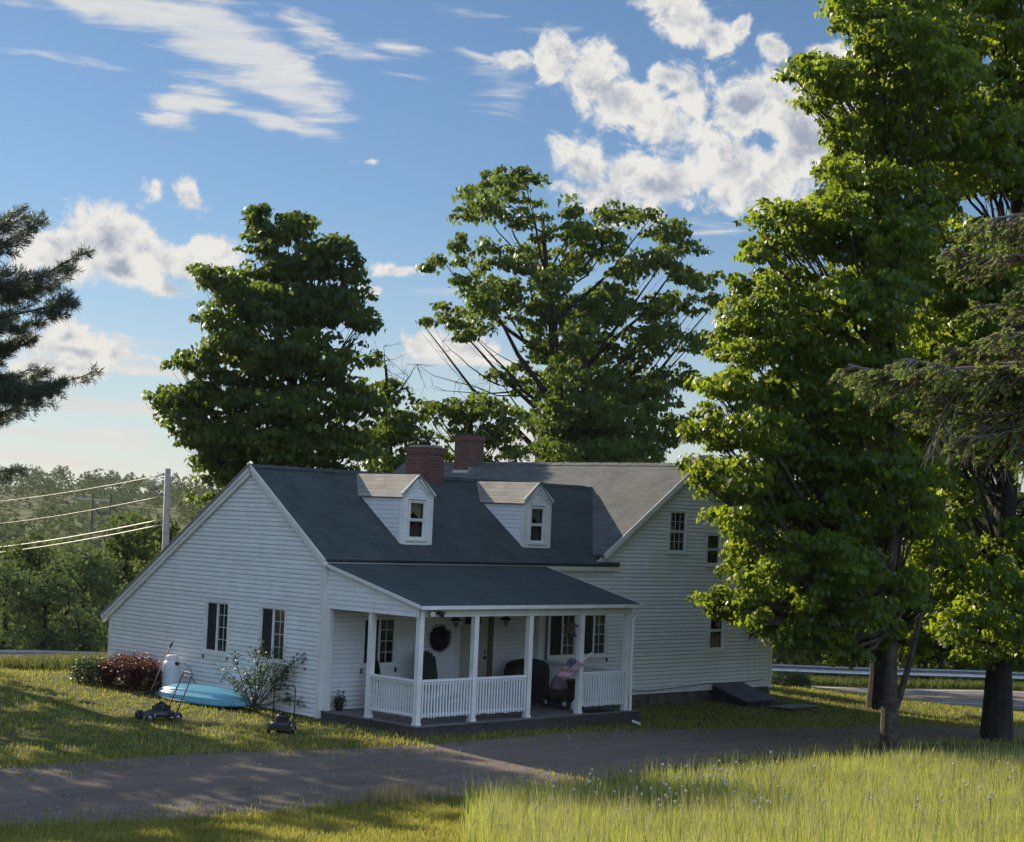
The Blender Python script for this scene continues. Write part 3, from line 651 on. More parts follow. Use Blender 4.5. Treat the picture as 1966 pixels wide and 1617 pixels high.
cap = MB(); rgc = random.Random(5)
def ridge_cap(fn, n, q):
    for k in range(n):
        a, b = fn(k/n), fn((k+.96)/n); j = rgc.uniform(0,.006)
        for sgn in (-1,1):
            o = np.array(q)*sgn; lo = np.array((0,0,-abs(q[0]+q[1])*.69))
            cap.face([np.array(a)+(0,0,.022+j), np.array(b)+(0,0,.016+j), np.array(b)+o+lo+(0,0,.016+j), np.array(a)+o+lo+(0,0,.022+j)][::sgn], [(k*.3,0),(k*.3+.25,0),(k*.3+.25,.12),(k*.3,.12)])
ridge_cap(lambda t: (-.1+11.3*t, RY, RZ+.06), 48, (0,.13,0)); cap.build('ridge_cap', SHING, roof1, weld=False)
cap = MB(); ridge_cap(lambda t: (MX, -.16+11.9*t, MZ+.06), 50, (.13,0,0)); cap.build('ridge_cap', SHINGM, roof2, weld=False)
# dormers
def dormer(x0, x1, curtain, lower):
    yd, zb, ze, zp = .43, 3.58, 4.74, 5.20; xm = (x0+x1)/2; e = .075
    F_ = MB()
    wx0, wx1 = xm-.235, xm+.235; hw = (wx0-.06-x0, wx1+.06-x0, 3.755-.05, 4.60+.05)
    clap(F_, [(0.09,zb+.03),(x1-x0-.09,zb+.03),(x1-x0-.09,ze+.02),((x1-x0)/2,zp-.05),(0.09,ze+.02)], [hw], (x0,yd,0), AX, NY, zb, dep=.014)
    # cheeks
    for xs, nn in ((x0,(-1,0,0)),(x1,(1,0,0))):
        yb0 = (ze-.0-RZ-.06)/SF+RY
        clap(F_, [(0.07,zb+.05),(yb0-yd,ze-.03),(0.07,ze-.03)], [], (xs,yd,0), AY, nn, zb, dep=.014)
    d = F_.build('dormer', WHITE, house)
    c = MB()
    for xa in (x0-.012, x1-.09):
        c.box((xa,yd-.022,zb-.03),(xa+.102,yd+.0,ze+.03))
    c.box((x0-.022,yd,zb+.0),(x0-.0,yd+.075,ze)); c.box((x1,yd,zb),(x1+.022,yd+.075,ze))
    c.box((x0+.09,yd-.035,zb-.005),(x1-.09,yd+.01,zb+.05))
    c.bar((x0-.03,yd-.035,ze+.0),(xm,yd-.035,zp-.035),.03,.11); c.bar((xm,yd-.035,zp-.035),(x1+.03,yd-.035,ze),.03,.11)
    c.bar((x0+.10,yd-.028,ze-.03),(xm,yd-.028,zp-.19),.02,.03); c.bar((xm,yd-.028,zp-.19),(x1-.10,yd-.028,ze-.03),.02,.03)
    for xs in (x0-.03, x1+.01):
        c.box((xs,yd-.0,ze-.035),(xs+.02,(ze-RZ-.06)/SF+RY-.02,ze+.0))
    c.build('dormer_trim', TRIM, d)
    r = MB(); s_ = (zp-ze)/(xm-x0)
    def yb(z): return (z-RZ-.06)/SF+RY+.03
    xl, xr = x0-e, x1+e; zl = ze-s_*e+.02
    for q in ([(xl,yb(zl),zl),(xl,yd-.07,zl),(xm,yd-.07,zp+.03),(xm,yb(zp+.03),zp+.03)], [(xr,yd-.07,zl),(xr,yb(zl),zl),(xm,yb(zp+.03),zp+.03),(xm,yd-.07,zp+.03)]): r.slab(q, .03)
    r.build('dormer_roof', SHINGL, d)
    fr_ = window_sash(d, (0,yd,0), AX, NY, wx0, wx1, 3.755, 4.60, curtain=curtain, lower=lower, c=.06, name='window_frame')
    for ch in list(fr_.children):            # keep to thing > part > sub-part
        mw = ch.matrix_world.copy(); ch.parent = d; ch.location = fr_.location + ch.location
dormer(2.50, 3.45, CURT, PINK)
dormer(6.50, 7.45, CURT2, DIM)

# chimneys
def chimney(x0, x1, y0, y1, zb, zt, corb=.0):
    c = MB(); 
    def wall(a, b, z0, z1, g=0.0):
        x0_,x1_,y0_,y1_ = x0-g,x1+g,y0-g,y1+g
        c.box((x0_,y0_,z0),(x1_,y1_,z1))
    wall(0,0,zb,zt-.16)
    wall(0,0,zt-.16,zt,corb)
    c.build('chimney', BRICK, house); return c
chimney(5.04, 5.66, 2.48, 3.22, 4.7, 6.0, .03)
cp = MB(); cp.box((5.08,2.52,6.0),(5.62,3.18,6.05), 0)
cp.lathe([(.0,6.06),(.17,6.06),(.17,6.14),(.15,6.14),(.15,6.06)], (5.3,2.85,0), 14, 1)
for px_,py_ in ((5.12,2.58),(5.56,2.58),(5.12,3.1),(5.56,3.1)): cp.bar((px_,py_,6.05),(px_,py_,6.24),.012,.012,1)
cp.box((5.06,2.52,6.24),(5.62,3.16,6.252), 1); cp.bar((5.2,2.6,6.08),(5.5,2.9,6.22),.02,.02,1)
MORT = mat('mortar_crown', (.26,.25,.23), .9); cp.build('chimney_cap', [MORT, BLACK], house)
chimney(12.10, 12.72, 8.35, 9.0, 5.3, 6.80, .025)
fl = MB(); fl.box((12.07,8.33,5.55),(12.13,9.02,5.74)); fl.box((12.10,8.325,5.55),(12.5,8.345,5.84)); fl.build('chimney_flashing', STEEL, house)
chm = MB(); chm.box((12.2,8.45,6.80),(12.62,8.9,6.86)); chm.build('chimney_cap', BLACK, house)

# door
dr = MB(); 
dr.box((4.10,-.02,.02),(5.0,.03,2.02)); 
for (za,zc) in ((.2,.9),(1.05,1.85)):
    for xa in (4.22,4.60): dr.box((xa,-.028,za),(xa+.28,-.0195,zc))
door = dr.build('door', mat('grey_cream_door_paint', (.40,.39,.34), .5), house)
hd = MB(); hd.lathe([(.0,-.075),(.035,-.072),(.04,-.05),(.02,-.03),(.035,-.02),(.035,-.0)], (4.9,0,1.0), 12, axis='y'); hd.build('handle', BLACK, door); hd = MB(); hd.lathe([(.0,-.045),(.028,-.04),(.03,-.02),(.03,0)], (4.9,0,1.14), 12, axis='y'); hd.build('deadbolt', BLACK, door)
df = MB(); df.box((3.94,-.04,0),(4.08,.02,2.12)); df.box((4.08,-.04,2.04),(5.02,.02,2.12)); df.build('door_frame', TRIM, house)
df = MB(); df.box((5.02,-.035,0),(5.10,.02,2.12)); df.box((5.10,-.045,0),(5.16,.02,2.12)); df.build('door_jamb', BROWN, house)
window_slider(house, (0,0,0), AX, NY, *PW_)
for q in MW: window_slider(house, (0,0,0), AX, NY, *q)
window_sash(house, (0,0,0), AX, NY, *UW, cols=3, rows=2)
window_sash(house, (0,0,0), AX, NY, *LW, curtain=ROSEC, lower=ROSEC)
window_sash(house, (0,0,0), AX, NY, 13.2, 13.75, 3.3, 4.1)

# porch
PX = [.17, 1.73, 3.38, 5.04, 6.61]; PY = -2.95
pf = MB(); pf.box((.02,-3.16,-.02),(6.98,-.0,.0)); pf.build('porch_floor', CONC, house)
pf = MB(); rgp = random.Random(8)
x = 0.0
while x < 6.95:
    wv = rgp.uniform(.9,1.6); pf.box((x+.003,-3.13+rgp.uniform(-.006,.006),-.6),(min(x+wv,6.97),-2.6,-.022)); x += wv
y = -2.6
while y < -.1: pf.box((.04+rgp.uniform(-.015,.01),y,-.6),(.3,min(y+.45,-.05),-.022)); pf.box((6.7,y,-.6),(6.96,min(y+.45,-.05),-.022)); y += .46
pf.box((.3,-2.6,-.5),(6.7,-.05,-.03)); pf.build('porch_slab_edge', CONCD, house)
def post(x, y, w_=.12, zt=2.2, lean=0.0):
    p = MB(); p.bar((x,y,0.0),(x+lean,y,zt),w_,w_,up=(0,1,0)); p.box((x-w_/2-.012,y-w_/2-.012,0.001),(x+w_/2+.012,y+w_/2+.012,.05)); return p.build('porch_post', TRIM, house)
for x in PX: post(x, PY)
post(.17, -1.45); post(.14, -.08, .11); post(6.66, -.08, .11)
def rail(a, b, flip=0):
    r = MB(); a, b = np.array(a,float), np.array(b,float); d = b-a; L = np.linalg.norm(d); d /= L
    r.bar((*a,.895),(*b,.895),.11,.04); r.bar((*a,.845),(*b,.845),.04,.06); r.bar((*a,.20),(*b,.20),.03,.05)
    n = np.array((d[1],-d[0])); k = max(2,int(L/.082)); j = random.Random(int(L*1000))
    for i in range(k):
        q = a+d*L*(i+.5)/k + n*.033*(1 if not flip else -1); le = j.uniform(-.005,.005)
        r.bar((*(q+d*le),.145+j.uniform(-.01,.01)),(*(q-d*le),.865),.034,.034, up=(d[0],d[1],0))
    return r.build('porch_railing', WHITE, house)
rail((.24,PY),(1.66,PY)); rail((1.80,PY),(3.31,PY)); rail((5.11,PY),(6.54,PY)); rail((.17,-1.52),(.17,PY+.07),1); rail((6.61,PY+.07),(6.61,-.14))
bm_ = MB()
bm_.box((.09,PY-.06,2.2),(6.69,PY+.06,2.41)); bm_.box((6.55,PY+.06,2.2),(6.67,-.0,2.40)); bm_.box((.11,PY+.06,2.2),(.23,0,2.40)); bm_.build('porch_beam', CREAM, house)
ce = MB(); ce.box((.23,PY+.06,2.37),(6.55,-.01,2.39)); ce.build('porch_ceiling', CREAM, house)
zr0, zr1 = 3.168, 2.45; yr0, yr1 = -.02, PY-.16
pr = MB(); pr.slab([(.0,yr1,zr1),(6.88,yr1,zr1),(6.88,yr0,zr0),(.0,yr0,zr0)], .05); prf = pr.build('porch_roof', SHING, house)
sl_ = (zr0-zr1)/(yr0-yr1)
gs = MB(); pol = [(-.02,2.2),(-PY+.06,2.2),(-PY+.06,zr1-.065+sl_*(PY-.06-yr1)),(.02,zr0-.06)]
clap(gs, [(0.02,2.2),(-PY-.02,2.2),(-PY-.02,zr1-.06+sl_*(PY+.02-yr1)),(0.02,zr0-.065)], [], (.085,0,0), (0,-1,0), NX, 2.2, dep=.02)
gs.build('porch_end_siding', WHITE, house); gs = MB()
clap(gs, [(0.02,2.2),(-PY-.02,2.2),(-PY-.02,zr1-.06+sl_*(PY+.02-yr1)),(0.02,zr0-.065)], [], (6.70,0,0), (0,-1,0), (1,0,0), 2.2, dep=.02)
gs.build('porch_end_siding', WHITE, house)
pt = MB(); pt.bar((-.01,yr1-.005,zr1-.035),(-.01,yr0,zr0-.035),.022,.07); pt.build('rake_board', TRIM, prf); pt = MB(); pt.bar((6.89,yr1-.005,zr1-.035),(6.89,yr0,zr0-.035),.022,.07)
pt.build('rake_board', TRIM, prf); pt = MB(); pt.box((.06,PY-.085,2.19),(.17,PY-.061,2.42)); pt.box((.055,PY-.085,2.19),(.082,PY+.02,2.46)); pt.build('beam_corner_board', TRIM, house)
gu = MB(); gu.box((.0,yr1-.075,zr1-.085),(6.93,yr1-.005,zr1-.012)); gu.build('porch_gutter', TRIM, house)
dsp = MB(); dsp.tube([(6.86,yr1-.04,zr1-.09),(6.84,PY-.13,2.25),(6.72,PY-.10,2.1),(6.70,PY-.10,1.0),(6.70,PY-.10,-.18),(6.74,PY-.20,-.26),(6.8,PY-.36,-.30)], .038, 8); dsp.build('downspout', TRIM, house)
dsp = MB(); dsp.tube([(6.98,-.05,2.95),(6.98,-.05,.1),(7.0,-.12,-.05)], .03, 8); dsp.build('downspout', mat('grey_blue_pipe', (.10,.13,.15), .5), house)

# floodlights on the porch beam corner, wall lanterns by the door
fx = MB(); fx.lathe([(.0,-.03),(.055,-.03),(.055,0),(.0,0)], (.46,PY-.06,2.28), 12, axis='y')
for cx_, dx_, dz_ in ((.37,-.35,-.15),(.58,.75,-.35)):
    c0 = np.array((cx_,PY-.10,2.29)); d_ = np.array((dx_,-.7,dz_)); d_ /= np.linalg.norm(d_)
    fx.tube([(.46,PY-.07,2.27), c0], .012, 6); fx.tube([c0-d_*.03, c0+d_*.03, c0+d_*.12], [.03,.042,.072], 14)
    fx.tube([c0+d_*.1205, c0+d_*.124], [.06,.055], 14, mi=1)
fx.build('floodlight', [BLACK, mat('lamp_glass', (.5,.5,.48), .15, spec=.8)], house)
for lx in (3.83, 5.46):
    l = MB(); l.lathe([(.0,-.02),(.05,-.02),(.05,0)], (lx,0,1.93), 12, axis='y')
    l.tube([(lx,-.02,1.93),(lx,-.08,2.02),(lx,-.15,2.0)], .010, 6)
    l.lathe([(.015,2.01),(.03,1.99),(.12,1.90),(.125,1.885),(.10,1.885),(.02,1.975)], (lx,-.15,0), 16)
    l.lathe([(.0,1.74),(.04,1.75),(.055,1.80),(.05,1.89)], (lx,-.15,0), 12, mi=1)
    l.build('wall_lantern', [BLACK, mat('dim_lantern_glass', (.16,.17,.17), .1, spec=.7)], house)
# cellar bulkhead
b0, b1 = 13.62, 14.92; zt0, zt1, yy1 = .02, -.30, -1.15
bh = MB(); bh.prism([(b0,-.02,-.8),(b0,yy1,-.8),(b0,yy1,zt1-.03),(b0,-.02,zt0-.03)], (b1-b0,0,0)); bhd = bh.build('cellar_bulkhead', mat('dark_bulkhead_side', (.02,.021,.023), .8), house)
for xa, xb in ((b0-.03,(b0+b1)/2-.02),((b0+b1)/2+.02,b1+.03)):
    q = MB(); q.slab([(xa,yy1-.08,zt1-.0),(xb,yy1-.08,zt1),(xb,-.036,zt0+.035),(xa,-.036,zt0+.035)], .04); dd = q.build('bulkhead_door', BULK, bhd)
q = MB(); q.box((b0+.25,-1.45,-.62),(b1+.35,-1.26,-.40)); q.build('bulkhead_step', mat('dark_bulkhead_side', (0,0,0)), bhd)
for xa, xb in ((13.95,14.6),(14.66,15.35)):
    q = MB(); q.obox(((xa+xb)/2,-1.95,-.40),(.33,0,0),(0,.42,-.02),(0,0,.018)); q.build('bulkhead_hatch', BULK, bhd)
# bracket with flue and stains on the right
q = MB(); q.box((15.17,-.30,1.66),(15.52,-.022,1.71)); q.bar((15.22,-.28,1.66),(15.20,-.03,1.25),.03,.04); q.bar((15.45,-.28,1.66),(15.48,-.03,1.25),.03,.04); q.build('wall_bracket', RUST, house)
q = MB(); q.tube([(15.30,-.17,1.71),(15.30,-.17,2.9),(15.30,-.17,3.6)], .075, 12); q.lathe([(.075,1.9),(.10,1.92),(.10,2.05),(.075,2.08)], (15.3,-.17,0), 12); q.build('flue_pipe', STEEL, house)
STN = mat('rust_stain', (.36,.30,.17), .9, (.5,.48,.4), 30, lo=.3, hi=.6)
q = MB(); q.box((15.20,-.0265,.12),(15.235,-.0235,1.25)); q.box((15.455,-.0265,.35),(15.485,-.0235,1.25)); q.build('rust_stain', STN, house)
q = MB(); q.tube([(10.2,-.035,.14),(10.3,-.045,.02),(10.9,-.04,-.02),(12.5,-.04,.03),(13.4,-.04,.08),(14.9,-.04,.06),(15.9,-.04,.1)], .010, 5); q.build('wall_cable', BLACK, house)
q = MB(); q.lathe([(.0,-.06),(.045,-.055),(.05,-.02),(.05,0)], (7.55,-.022,.16), 12, axis='y'); q.build('hose_tap', TRIM, house); q = MB(); q.box((10.1,-.06,.1),(10.2,-.022,.2)); q.build('wall_outlet', TRIM, house)

# ------------------------------------------------------------------ trees
RG = np.random.default_rng(11)
def leaves(P_, size, rg, droop=.35, flat=.5):
    """kite-shaped leaves around points P_ -> V, F, rnd"""
    n = len(P_); L = size*rg.uniform(.65,1.25,n)[:,None]
    a = rg.normal(0,1,(n,3)); a[:,2] = a[:,2]*.5-droop; a /= np.linalg.norm(a,axis=1)[:,None]
    up_ = rg.normal(0,flat,(n,3))+np.array([0,0,1]); b = np.cross(up_,a); b /= (np.linalg.norm(b,axis=1)[:,None]+1e-6)
    nn = np.cross(a,b)
    v0 = P_-a*L*.5; v1 = P_-a*L*.08+b*L*.34+nn*L*.10; v2 = P_+a*L*.62-nn*L*.10; v3 = P_-a*L*.08-b*L*.34+nn*L*.10
    V = np.stack([v0,v1,v2,v3],1).reshape(-1,3); F = np.arange(4*n,dtype=np.int32).reshape(n,4)
    return V, F, np.repeat(rg.uniform(0,1,n),4)
def dome_leaves(S, rs, n, size, rg):
    """umbrella-shaped clumps: overlapping leaves that hang outward from the top of each spray"""
    m_ = len(S)*n; c = np.repeat(S,n,0); r = np.repeat(rs*rg.uniform(.6,1.3,len(S)),n)[:,None]
    d = rg.normal(0,1,(m_,3)); d /= np.linalg.norm(d,axis=1)[:,None]; d[:,2] = np.abs(d[:,2])*1.15-.28; d /= np.linalg.norm(d,axis=1)[:,None]
    tilt = np.repeat(rg.normal(0,.35,(len(S),3)),n,0)
    p = c+d*r*rg.uniform(.55,1.12,(m_,1))*np.array([1.1,1.1,.72]); nn = d+tilt+rg.normal(0,.42,(m_,3)); nn /= np.linalg.norm(nn,axis=1)[:,None]
    a = np.stack([d[:,0]*.5,d[:,1]*.5,-np.ones(m_)],1)+rg.normal(0,.35,(m_,3)); a -= nn*(a*nn).sum(1)[:,None]; a /= (np.linalg.norm(a,axis=1)[:,None]+1e-6); b = np.cross(nn,a); L = size*rg.uniform(.6,1.3,m_)[:,None]
    V = np.stack([p-a*L*.45, p-a*L*.10+b*L*.40-nn*L*.06, p+a*L*.62-nn*L*.10, p-a*L*.10-b*L*.40-nn*L*.06],1).reshape(-1,3)
    return V, np.arange(4*m_,dtype=np.int32).reshape(m_,4), np.repeat(rg.uniform(0,1,m_),4)
def clusters(C, R, per, rg, squash=.75, spray=.22, shell=.5):
    """twig sprays on and in the lump, leaves round each spray"""
    out = []
    for c, r in zip(C, R):
        m_ = max(4, int(per*(r**2)))
        d = rg.normal(0,1,(m_,3)); d /= np.linalg.norm(d,axis=1)[:,None]
        rr = r*(shell+(1-shell)*rg.uniform(0,1,m_)**.6)[:,None]*rg.uniform(.8,1.18,m_)[:,None]
        q = c+d*rr*np.array([1,1,squash]); out.append(q)
    return np.concatenate(out)
def limb(mb, a, b, r0, r1, rg, n=5, sag=.0, wob=.06):
    a = np.array(a,float); b = np.array(b,float); L = np.linalg.norm(b-a); pts = []
    ctrl = a*.45+b*.55; ctrl[2] += -.12*L+sag
    for k in range(n+1):
        t = k/n; p = (1-t)**2*a+2*t*(1-t)*ctrl+t*t*b
        if 0 < k < n: p = p+rg.normal(0,wob*L/n*1.2,3)
        pts.append(p)
    mb.tube(pts, [r0+(r1-r0)*(k/n)**.8 for k in range(n+1)], 6, caps=False); return pts
def make_tree(name, base, top, trunk_r, lumps, leafm, barkm, leaf, per, nleaf, label, cat='tree', group=None, seed=1, squash=.78, spray=.2, droop=.35, twigs=3, trunk_top_r=.05, fork=.22, limbs=True, thin=.9, limb_every=1, dead=None):
    rg = np.random.default_rng(seed); base = np.array(base,float); top = np.array(top,float)
    root = empty(name, tuple(base), label=label, cat=cat, group=group)
    C = np.array([l[0] for l in lumps],float); R = np.array([l[1] for l in lumps],float)
    tr = MB(); n = 12; sp = []
    for k in range(n+1):
        t = k/n; p = base*(1-t)+top*t+np.append(rg.normal(0,.05*min(t*3,1),2),0); 
        if k == 0: p = p-np.array([0,0,.25])
        sp.append(p)
    rad = [trunk_r*(1.35 if k==0 else 1.0)*(1-k/n)**.75+trunk_top_r*(k/n) for k in range(n+1)]
    tr.tube(sp, rad, 12, caps=False); trunk = tr.build('trunk', barkm, root, weld=False)
    if limbs:
        lb = MB(); spz = np.array([q[2] for q in sp])
        for i in range(0, len(C), limb_every):
            c, r = C[i], R[i]; hor = np.linalg.norm(c[:2]-np.interp(c[2],spz,[q[0] for q in sp])*np.array([1,0])-np.interp(c[2],spz,[q[1] for q in sp])*np.array([0,1]))
            za = max(base[2]+fork*(top[2]-base[2]), c[2]-hor*rg.uniform(.7,1.1)-.3); za = min(za, top[2]-.3)
            a = np.array([np.interp(za,spz,[q[0] for q in sp]), np.interp(za,spz,[q[1] for q in sp]), za])
            rt_ = np.interp(za,spz,rad)*.42
            pts = limb(lb, a, c, max(.02,min(rt_,.02+.012*np.linalg.norm(c-a))*thin*1.3), .015, rg)
            for k in range(twigs):
                d = rg.normal(0,1,3); d /= np.linalg.norm(d); limb(lb, pts[rg.integers(2,6)], c+d*r*.85, .014, .005, rg, 3)
        if dead:
            for (a,b) in dead:
                pts = limb(lb, a, b, .05, .008, rg, 6)
                for k in range(10):
                    q = pts[rg.integers(1,7)]; e = q+rg.normal(0,.45,3)+np.array([0,0,.15]); p2 = limb(lb, q, e, .012, .004, rg, 3)
                    limb(lb, p2[2], e+rg.normal(0,.25,3), .006, .003, rg, 2)
        lb.build('branches', barkm, root, weld=False)
    S = clusters(C, R, per, rg, squash)
    S = S[S[:,2] > base[2]+.15]
    V, F, rn = dome_leaves(S, spray, nleaf, leaf, rg)
    rs = np.repeat(np.clip(rg.normal(.5,.2,len(S)),0,1), nleaf*4)
    np_mesh('crown', V, F, leafm, rnd=np.clip(.5*rn+.5*rs,0,1), parent=root)
    return root
def lumps_px(lst, D, depth, rg, axis_px, extra=1.0, keep=.9):
    """lumps listed as photo outline at distance D, then repeated in depth so the crown is round"""
    out = []; pm = 3264.87/D/ .9982
    for (X,Y,r) in lst:
        out.append((atd(X,Y,D+rg.uniform(-.15,.15)*depth), r/pm))
        for s in (-1,1):
            if rg.uniform() < keep*extra:
                k = rg.uniform(.35,1.0); X2 = axis_px+(X-axis_px)*math.sqrt(max(0,1-(.72*k)**2))
                out.append((atd(X2+rg.uniform(-12,12), Y+rg.uniform(-18,18), D+s*k*depth), r/pm*rg.uniform(.85,1.1)))
    return out
r_ = lambda s: np.random.default_rng(s)
def grd(X, D): 
    q = atd(X, 1200, D); return (q[0], q[1], h1(q[0],q[1]))

# front maple
L1 = [(1650,20,60),(1720,-60,80),(1680,-160,70),(1760,-230,60),(1760,60,80),(1680,110,60),(1560,140,42),(1520,145,18),(1600,160,50),(1555,200,28),(1700,190,70),(1800,150,80),(1620,250,50),(1700,280,70),(1790,270,80),
 (1600,330,40),(1660,370,65),(1760,380,80),(1590,405,48),(1470,420,42),(1530,440,52),(1450,480,38),(1620,470,66),(1720,480,80),(1430,560,36),(1500,550,58),(1590,570,66),(1690,580,80),(1420,620,42),
 (1390,670,42),(1480,650,62),(1580,670,70),(1680,680,75),(1365,745,32),(1430,740,58),(1530,760,68),(1630,780,75),(1720,780,60),(1345,820,36),(1400,830,58),(1500,860,74),(1600,880,75),(1700,880,60),
 (1325,905,32),(1380,920,46),(1460,950,62),(1560,980,70),(1660,1000,60),(1395,1000,40),(1440,1060,46),(1520,1080,60),(1620,1090,60),(1352,1160,24),(1400,1140,34),(1470,1150,44),(1560,1160,55),(1650,1170,45),
 (1415,1090,38),(1440,1175,38),(1480,1205,38),(1535,1225,34),(1575,1235,30),(1640,1250,28),(1690,1215,36),(1500,1205,32),(1600,1225,28),(1760,1000,50),(1780,900,50),(1760,1130,40),(1390,1185,20)]
g = gp(1708,1442)
mbase = np.array([g[0],g[1],h1(g[0],g[1])]); MD = .70711*((g[0]-CAM[0])+(g[1]-CAM[1]))
make_tree('maple_tree', mbase, atd(1715,-180,MD), .165, lumps_px(L1, MD, 2.3, r_(3), 1690), MAPLE, BARK, .125, 60, 42,
          'tall sunlit maple between the tall grass and the driveway', seed=5, droop=.55, fork=.14, spray=.25)
mp = [o_ for o_ in bpy.data.objects if o_.name == 'maple_tree'][0]; ls = MB(); rgx = r_(300)
limb(ls, mbase+np.array([0,0,.75]), atd(1765,1190,MD), .12, .05, rgx, 6, sag=-.25, wob=.02); limb(ls, atd(1765,1190,MD), atd(1800,1020,MD+.4), .05, .02, rgx, 4); ls.build('side_stem', BARK, mp, weld=False)
# big maple at the right edge
g = gp(1913,1422); BD = .70711*((g[0]-CAM[0])+(g[1]-CAM[1]))
rg = r_(21); L2 = [(1830,1255,34),(1900,1262,36),(1975,1265,36),(1790,1225,34),(1870,1235,40),(1950,1250,44),(1815,1195,38),(1990,1230,50),(1905,50,70),(1965,160,70),(1850,-40,70),(1940,-60,80),(1905,240,70),(1965,330,70),(1850,330,60),(1820,450,60),(1860,560,60),(1840,700,60),(1800,820,60),(1830,960,60),(1790,1060,55),(1860,1120,60)]
for k in range(46):
    a = rg.uniform(-320,1180); e = math.sqrt(max(.05,1-((a-500)/1000)**2)); L2.append((2010+rg.uniform(-1,1)*250*e, a, rg.uniform(55,85)))
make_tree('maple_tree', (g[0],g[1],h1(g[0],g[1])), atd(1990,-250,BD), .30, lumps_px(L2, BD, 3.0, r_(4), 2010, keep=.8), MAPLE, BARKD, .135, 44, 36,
          'large dark maple with the thick black trunk at the right edge', seed=6, droop=.5, fork=.12, spray=.28)
# maple across the lawn, behind the front maple
g = gp(1686,1362); FD = .70711*((g[0]-CAM[0])+(g[1]-CAM[1]))
rg = r_(22); L3 = [(1620,1200,38),(1700,1225,40),(1760,1235,40),(1820,1215,40),(1560,1150,40),(1650,1170,40),(1875,1190,36)]
for k in range(34):
    a = rg.uniform(480,1150); e = math.sqrt(max(.05,1-((a-850)/420)**2)); L3.append((1710+rg.uniform(-1,1)*170*e, a, rg.uniform(45,65)))
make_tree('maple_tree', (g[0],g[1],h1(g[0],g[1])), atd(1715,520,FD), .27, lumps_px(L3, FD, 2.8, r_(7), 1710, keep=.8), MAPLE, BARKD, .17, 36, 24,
          'shaded maple by the road, its trunk just left of the front maple trunk', seed=8, droop=.5, fork=.15, spray=.3)
# left back maple
L4 = [(497,430,26),(560,440,34),(500,470,38),(640,490,38),(678,525,30),(610,510,40),(540,520,48),(412,545,32),(450,560,42),(500,600,52),(590,590,55),(670,590,48),(708,622,26),(400,615,32),(440,650,48),(520,690,58),(610,680,60),(688,690,38),
 (338,700,24),(370,695,28),(325,790,30),(370,770,42),(420,740,48),(480,770,58),(560,780,60),(650,770,58),(705,780,34),(360,840,32),(420,840,48),(500,850,52),(600,860,60),(690,860,46),(400,905,36),(450,920,32),(560,930,60),(680,930,50),(390,960,22),(310,765,18),(490,410,12),(380,520,14)]
g4 = grd(575, 59.5)
def open_gap(lm, pts, pad=.35):
    """push lumps back in depth until the sun reaches the given points between them"""
    S3 = np.array(sdir); out = []
    for c, r in lm:
        for k in range(5):
            v = c-pts; al = v@S3; dd = np.linalg.norm(v-al[:,None]*S3, axis=1)
            if dd.min() > r+pad: break
            c = CAM+(c-CAM)*1.025
        out.append((c, r))
    return out
RIDGE_PTS = np.array([(x_,y_,MZ+.1-SM*(MX-x_)) for x_ in (11.75,12.1,12.5) for y_ in (0,1,2,3,4)])
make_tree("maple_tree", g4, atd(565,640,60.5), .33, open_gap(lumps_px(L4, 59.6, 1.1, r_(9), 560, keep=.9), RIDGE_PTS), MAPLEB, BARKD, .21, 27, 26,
          'dense maple behind the left gable of the house', seed=10, fork=.2, spray=.36, group='maples behind the house')
# slim young maple with a dead top
L5 = [(745,760,34),(785,790,32),(760,830,40),(810,850,30),(735,850,34),(795,900,40),(740,910,36)]
make_tree('young_maple', grd(765,63), atd(742,700,63), .10, lumps_px(L5, 63, 1.1, r_(12), 765, keep=.8), MAPLEB, BARKD, .20, 30, 22,
          'small maple with bare twigs at its top, left of the chimneys', seed=13, spray=.32, dead=[(atd(745,740,63),atd(737,665,63)),(atd(760,760,63),atd(800,700,63))])
# big open maple behind the roof
L6 = [(935,345,26),(985,368,30),(905,375,24),(890,412,26),(940,420,32),(1000,420,32),(1038,448,26),(880,470,26),(940,490,32),(1000,500,32),(852,503,20),(825,517,14),(1100,415,18),(1120,450,30),(1168,425,22),(1208,420,22),(1170,470,36),(1252,440,22),(1300,450,30),(1325,478,24),(1280,500,36),(1220,520,38),(1322,530,28),
 (1100,510,38),(1050,545,38),(1368,540,14),(900,550,30),(960,560,38),(862,600,26),(812,622,17),(888,640,26),(925,600,28),(1020,610,42),(1100,600,48),(1180,590,48),(1260,590,38),(1330,592,26),(1372,580,16),(1050,670,42),(1130,680,52),(1210,670,48),(1290,660,38),(1350,660,24),(860,740,0.1),
 (1000,745,30),(955,722,16),(1080,740,48),(1170,760,55),(1260,750,50),(1335,740,26),(1060,820,52),(1150,840,58),(1250,840,52),(1315,825,28),(1110,900,50),(1220,900,50)]
L6 = [q for q in L6 if q[2] > 1]
make_tree('maple_tree', grd(1130,76), atd(1040,420,76), .50, lumps_px(L6, 76, 4.0, r_(14), 1110, keep=.6), MAPLEB, BARKD, .235, 20, 26,
          'tall open maple with spreading bare limbs, behind the main roof', seed=15, fork=.3, spray=.42, thin=1.1, twigs=2, limb_every=3, dead=[(atd(1040,765,76),atd(800,700,76)),(atd(1000,750,76),atd(830,740,76)),(atd(960,740,76),atd(850,655,76)),(atd(1080,740,76),atd(905,640,76))], group='maples behind the house')
L7 = [(1120,660,36),(1090,720,40),(1160,720,40),(1070,800,44),(1140,790,48),(1190,800,40),(1060,870,46),(1130,880,50),(1200,880,44),(1100,640,24)]
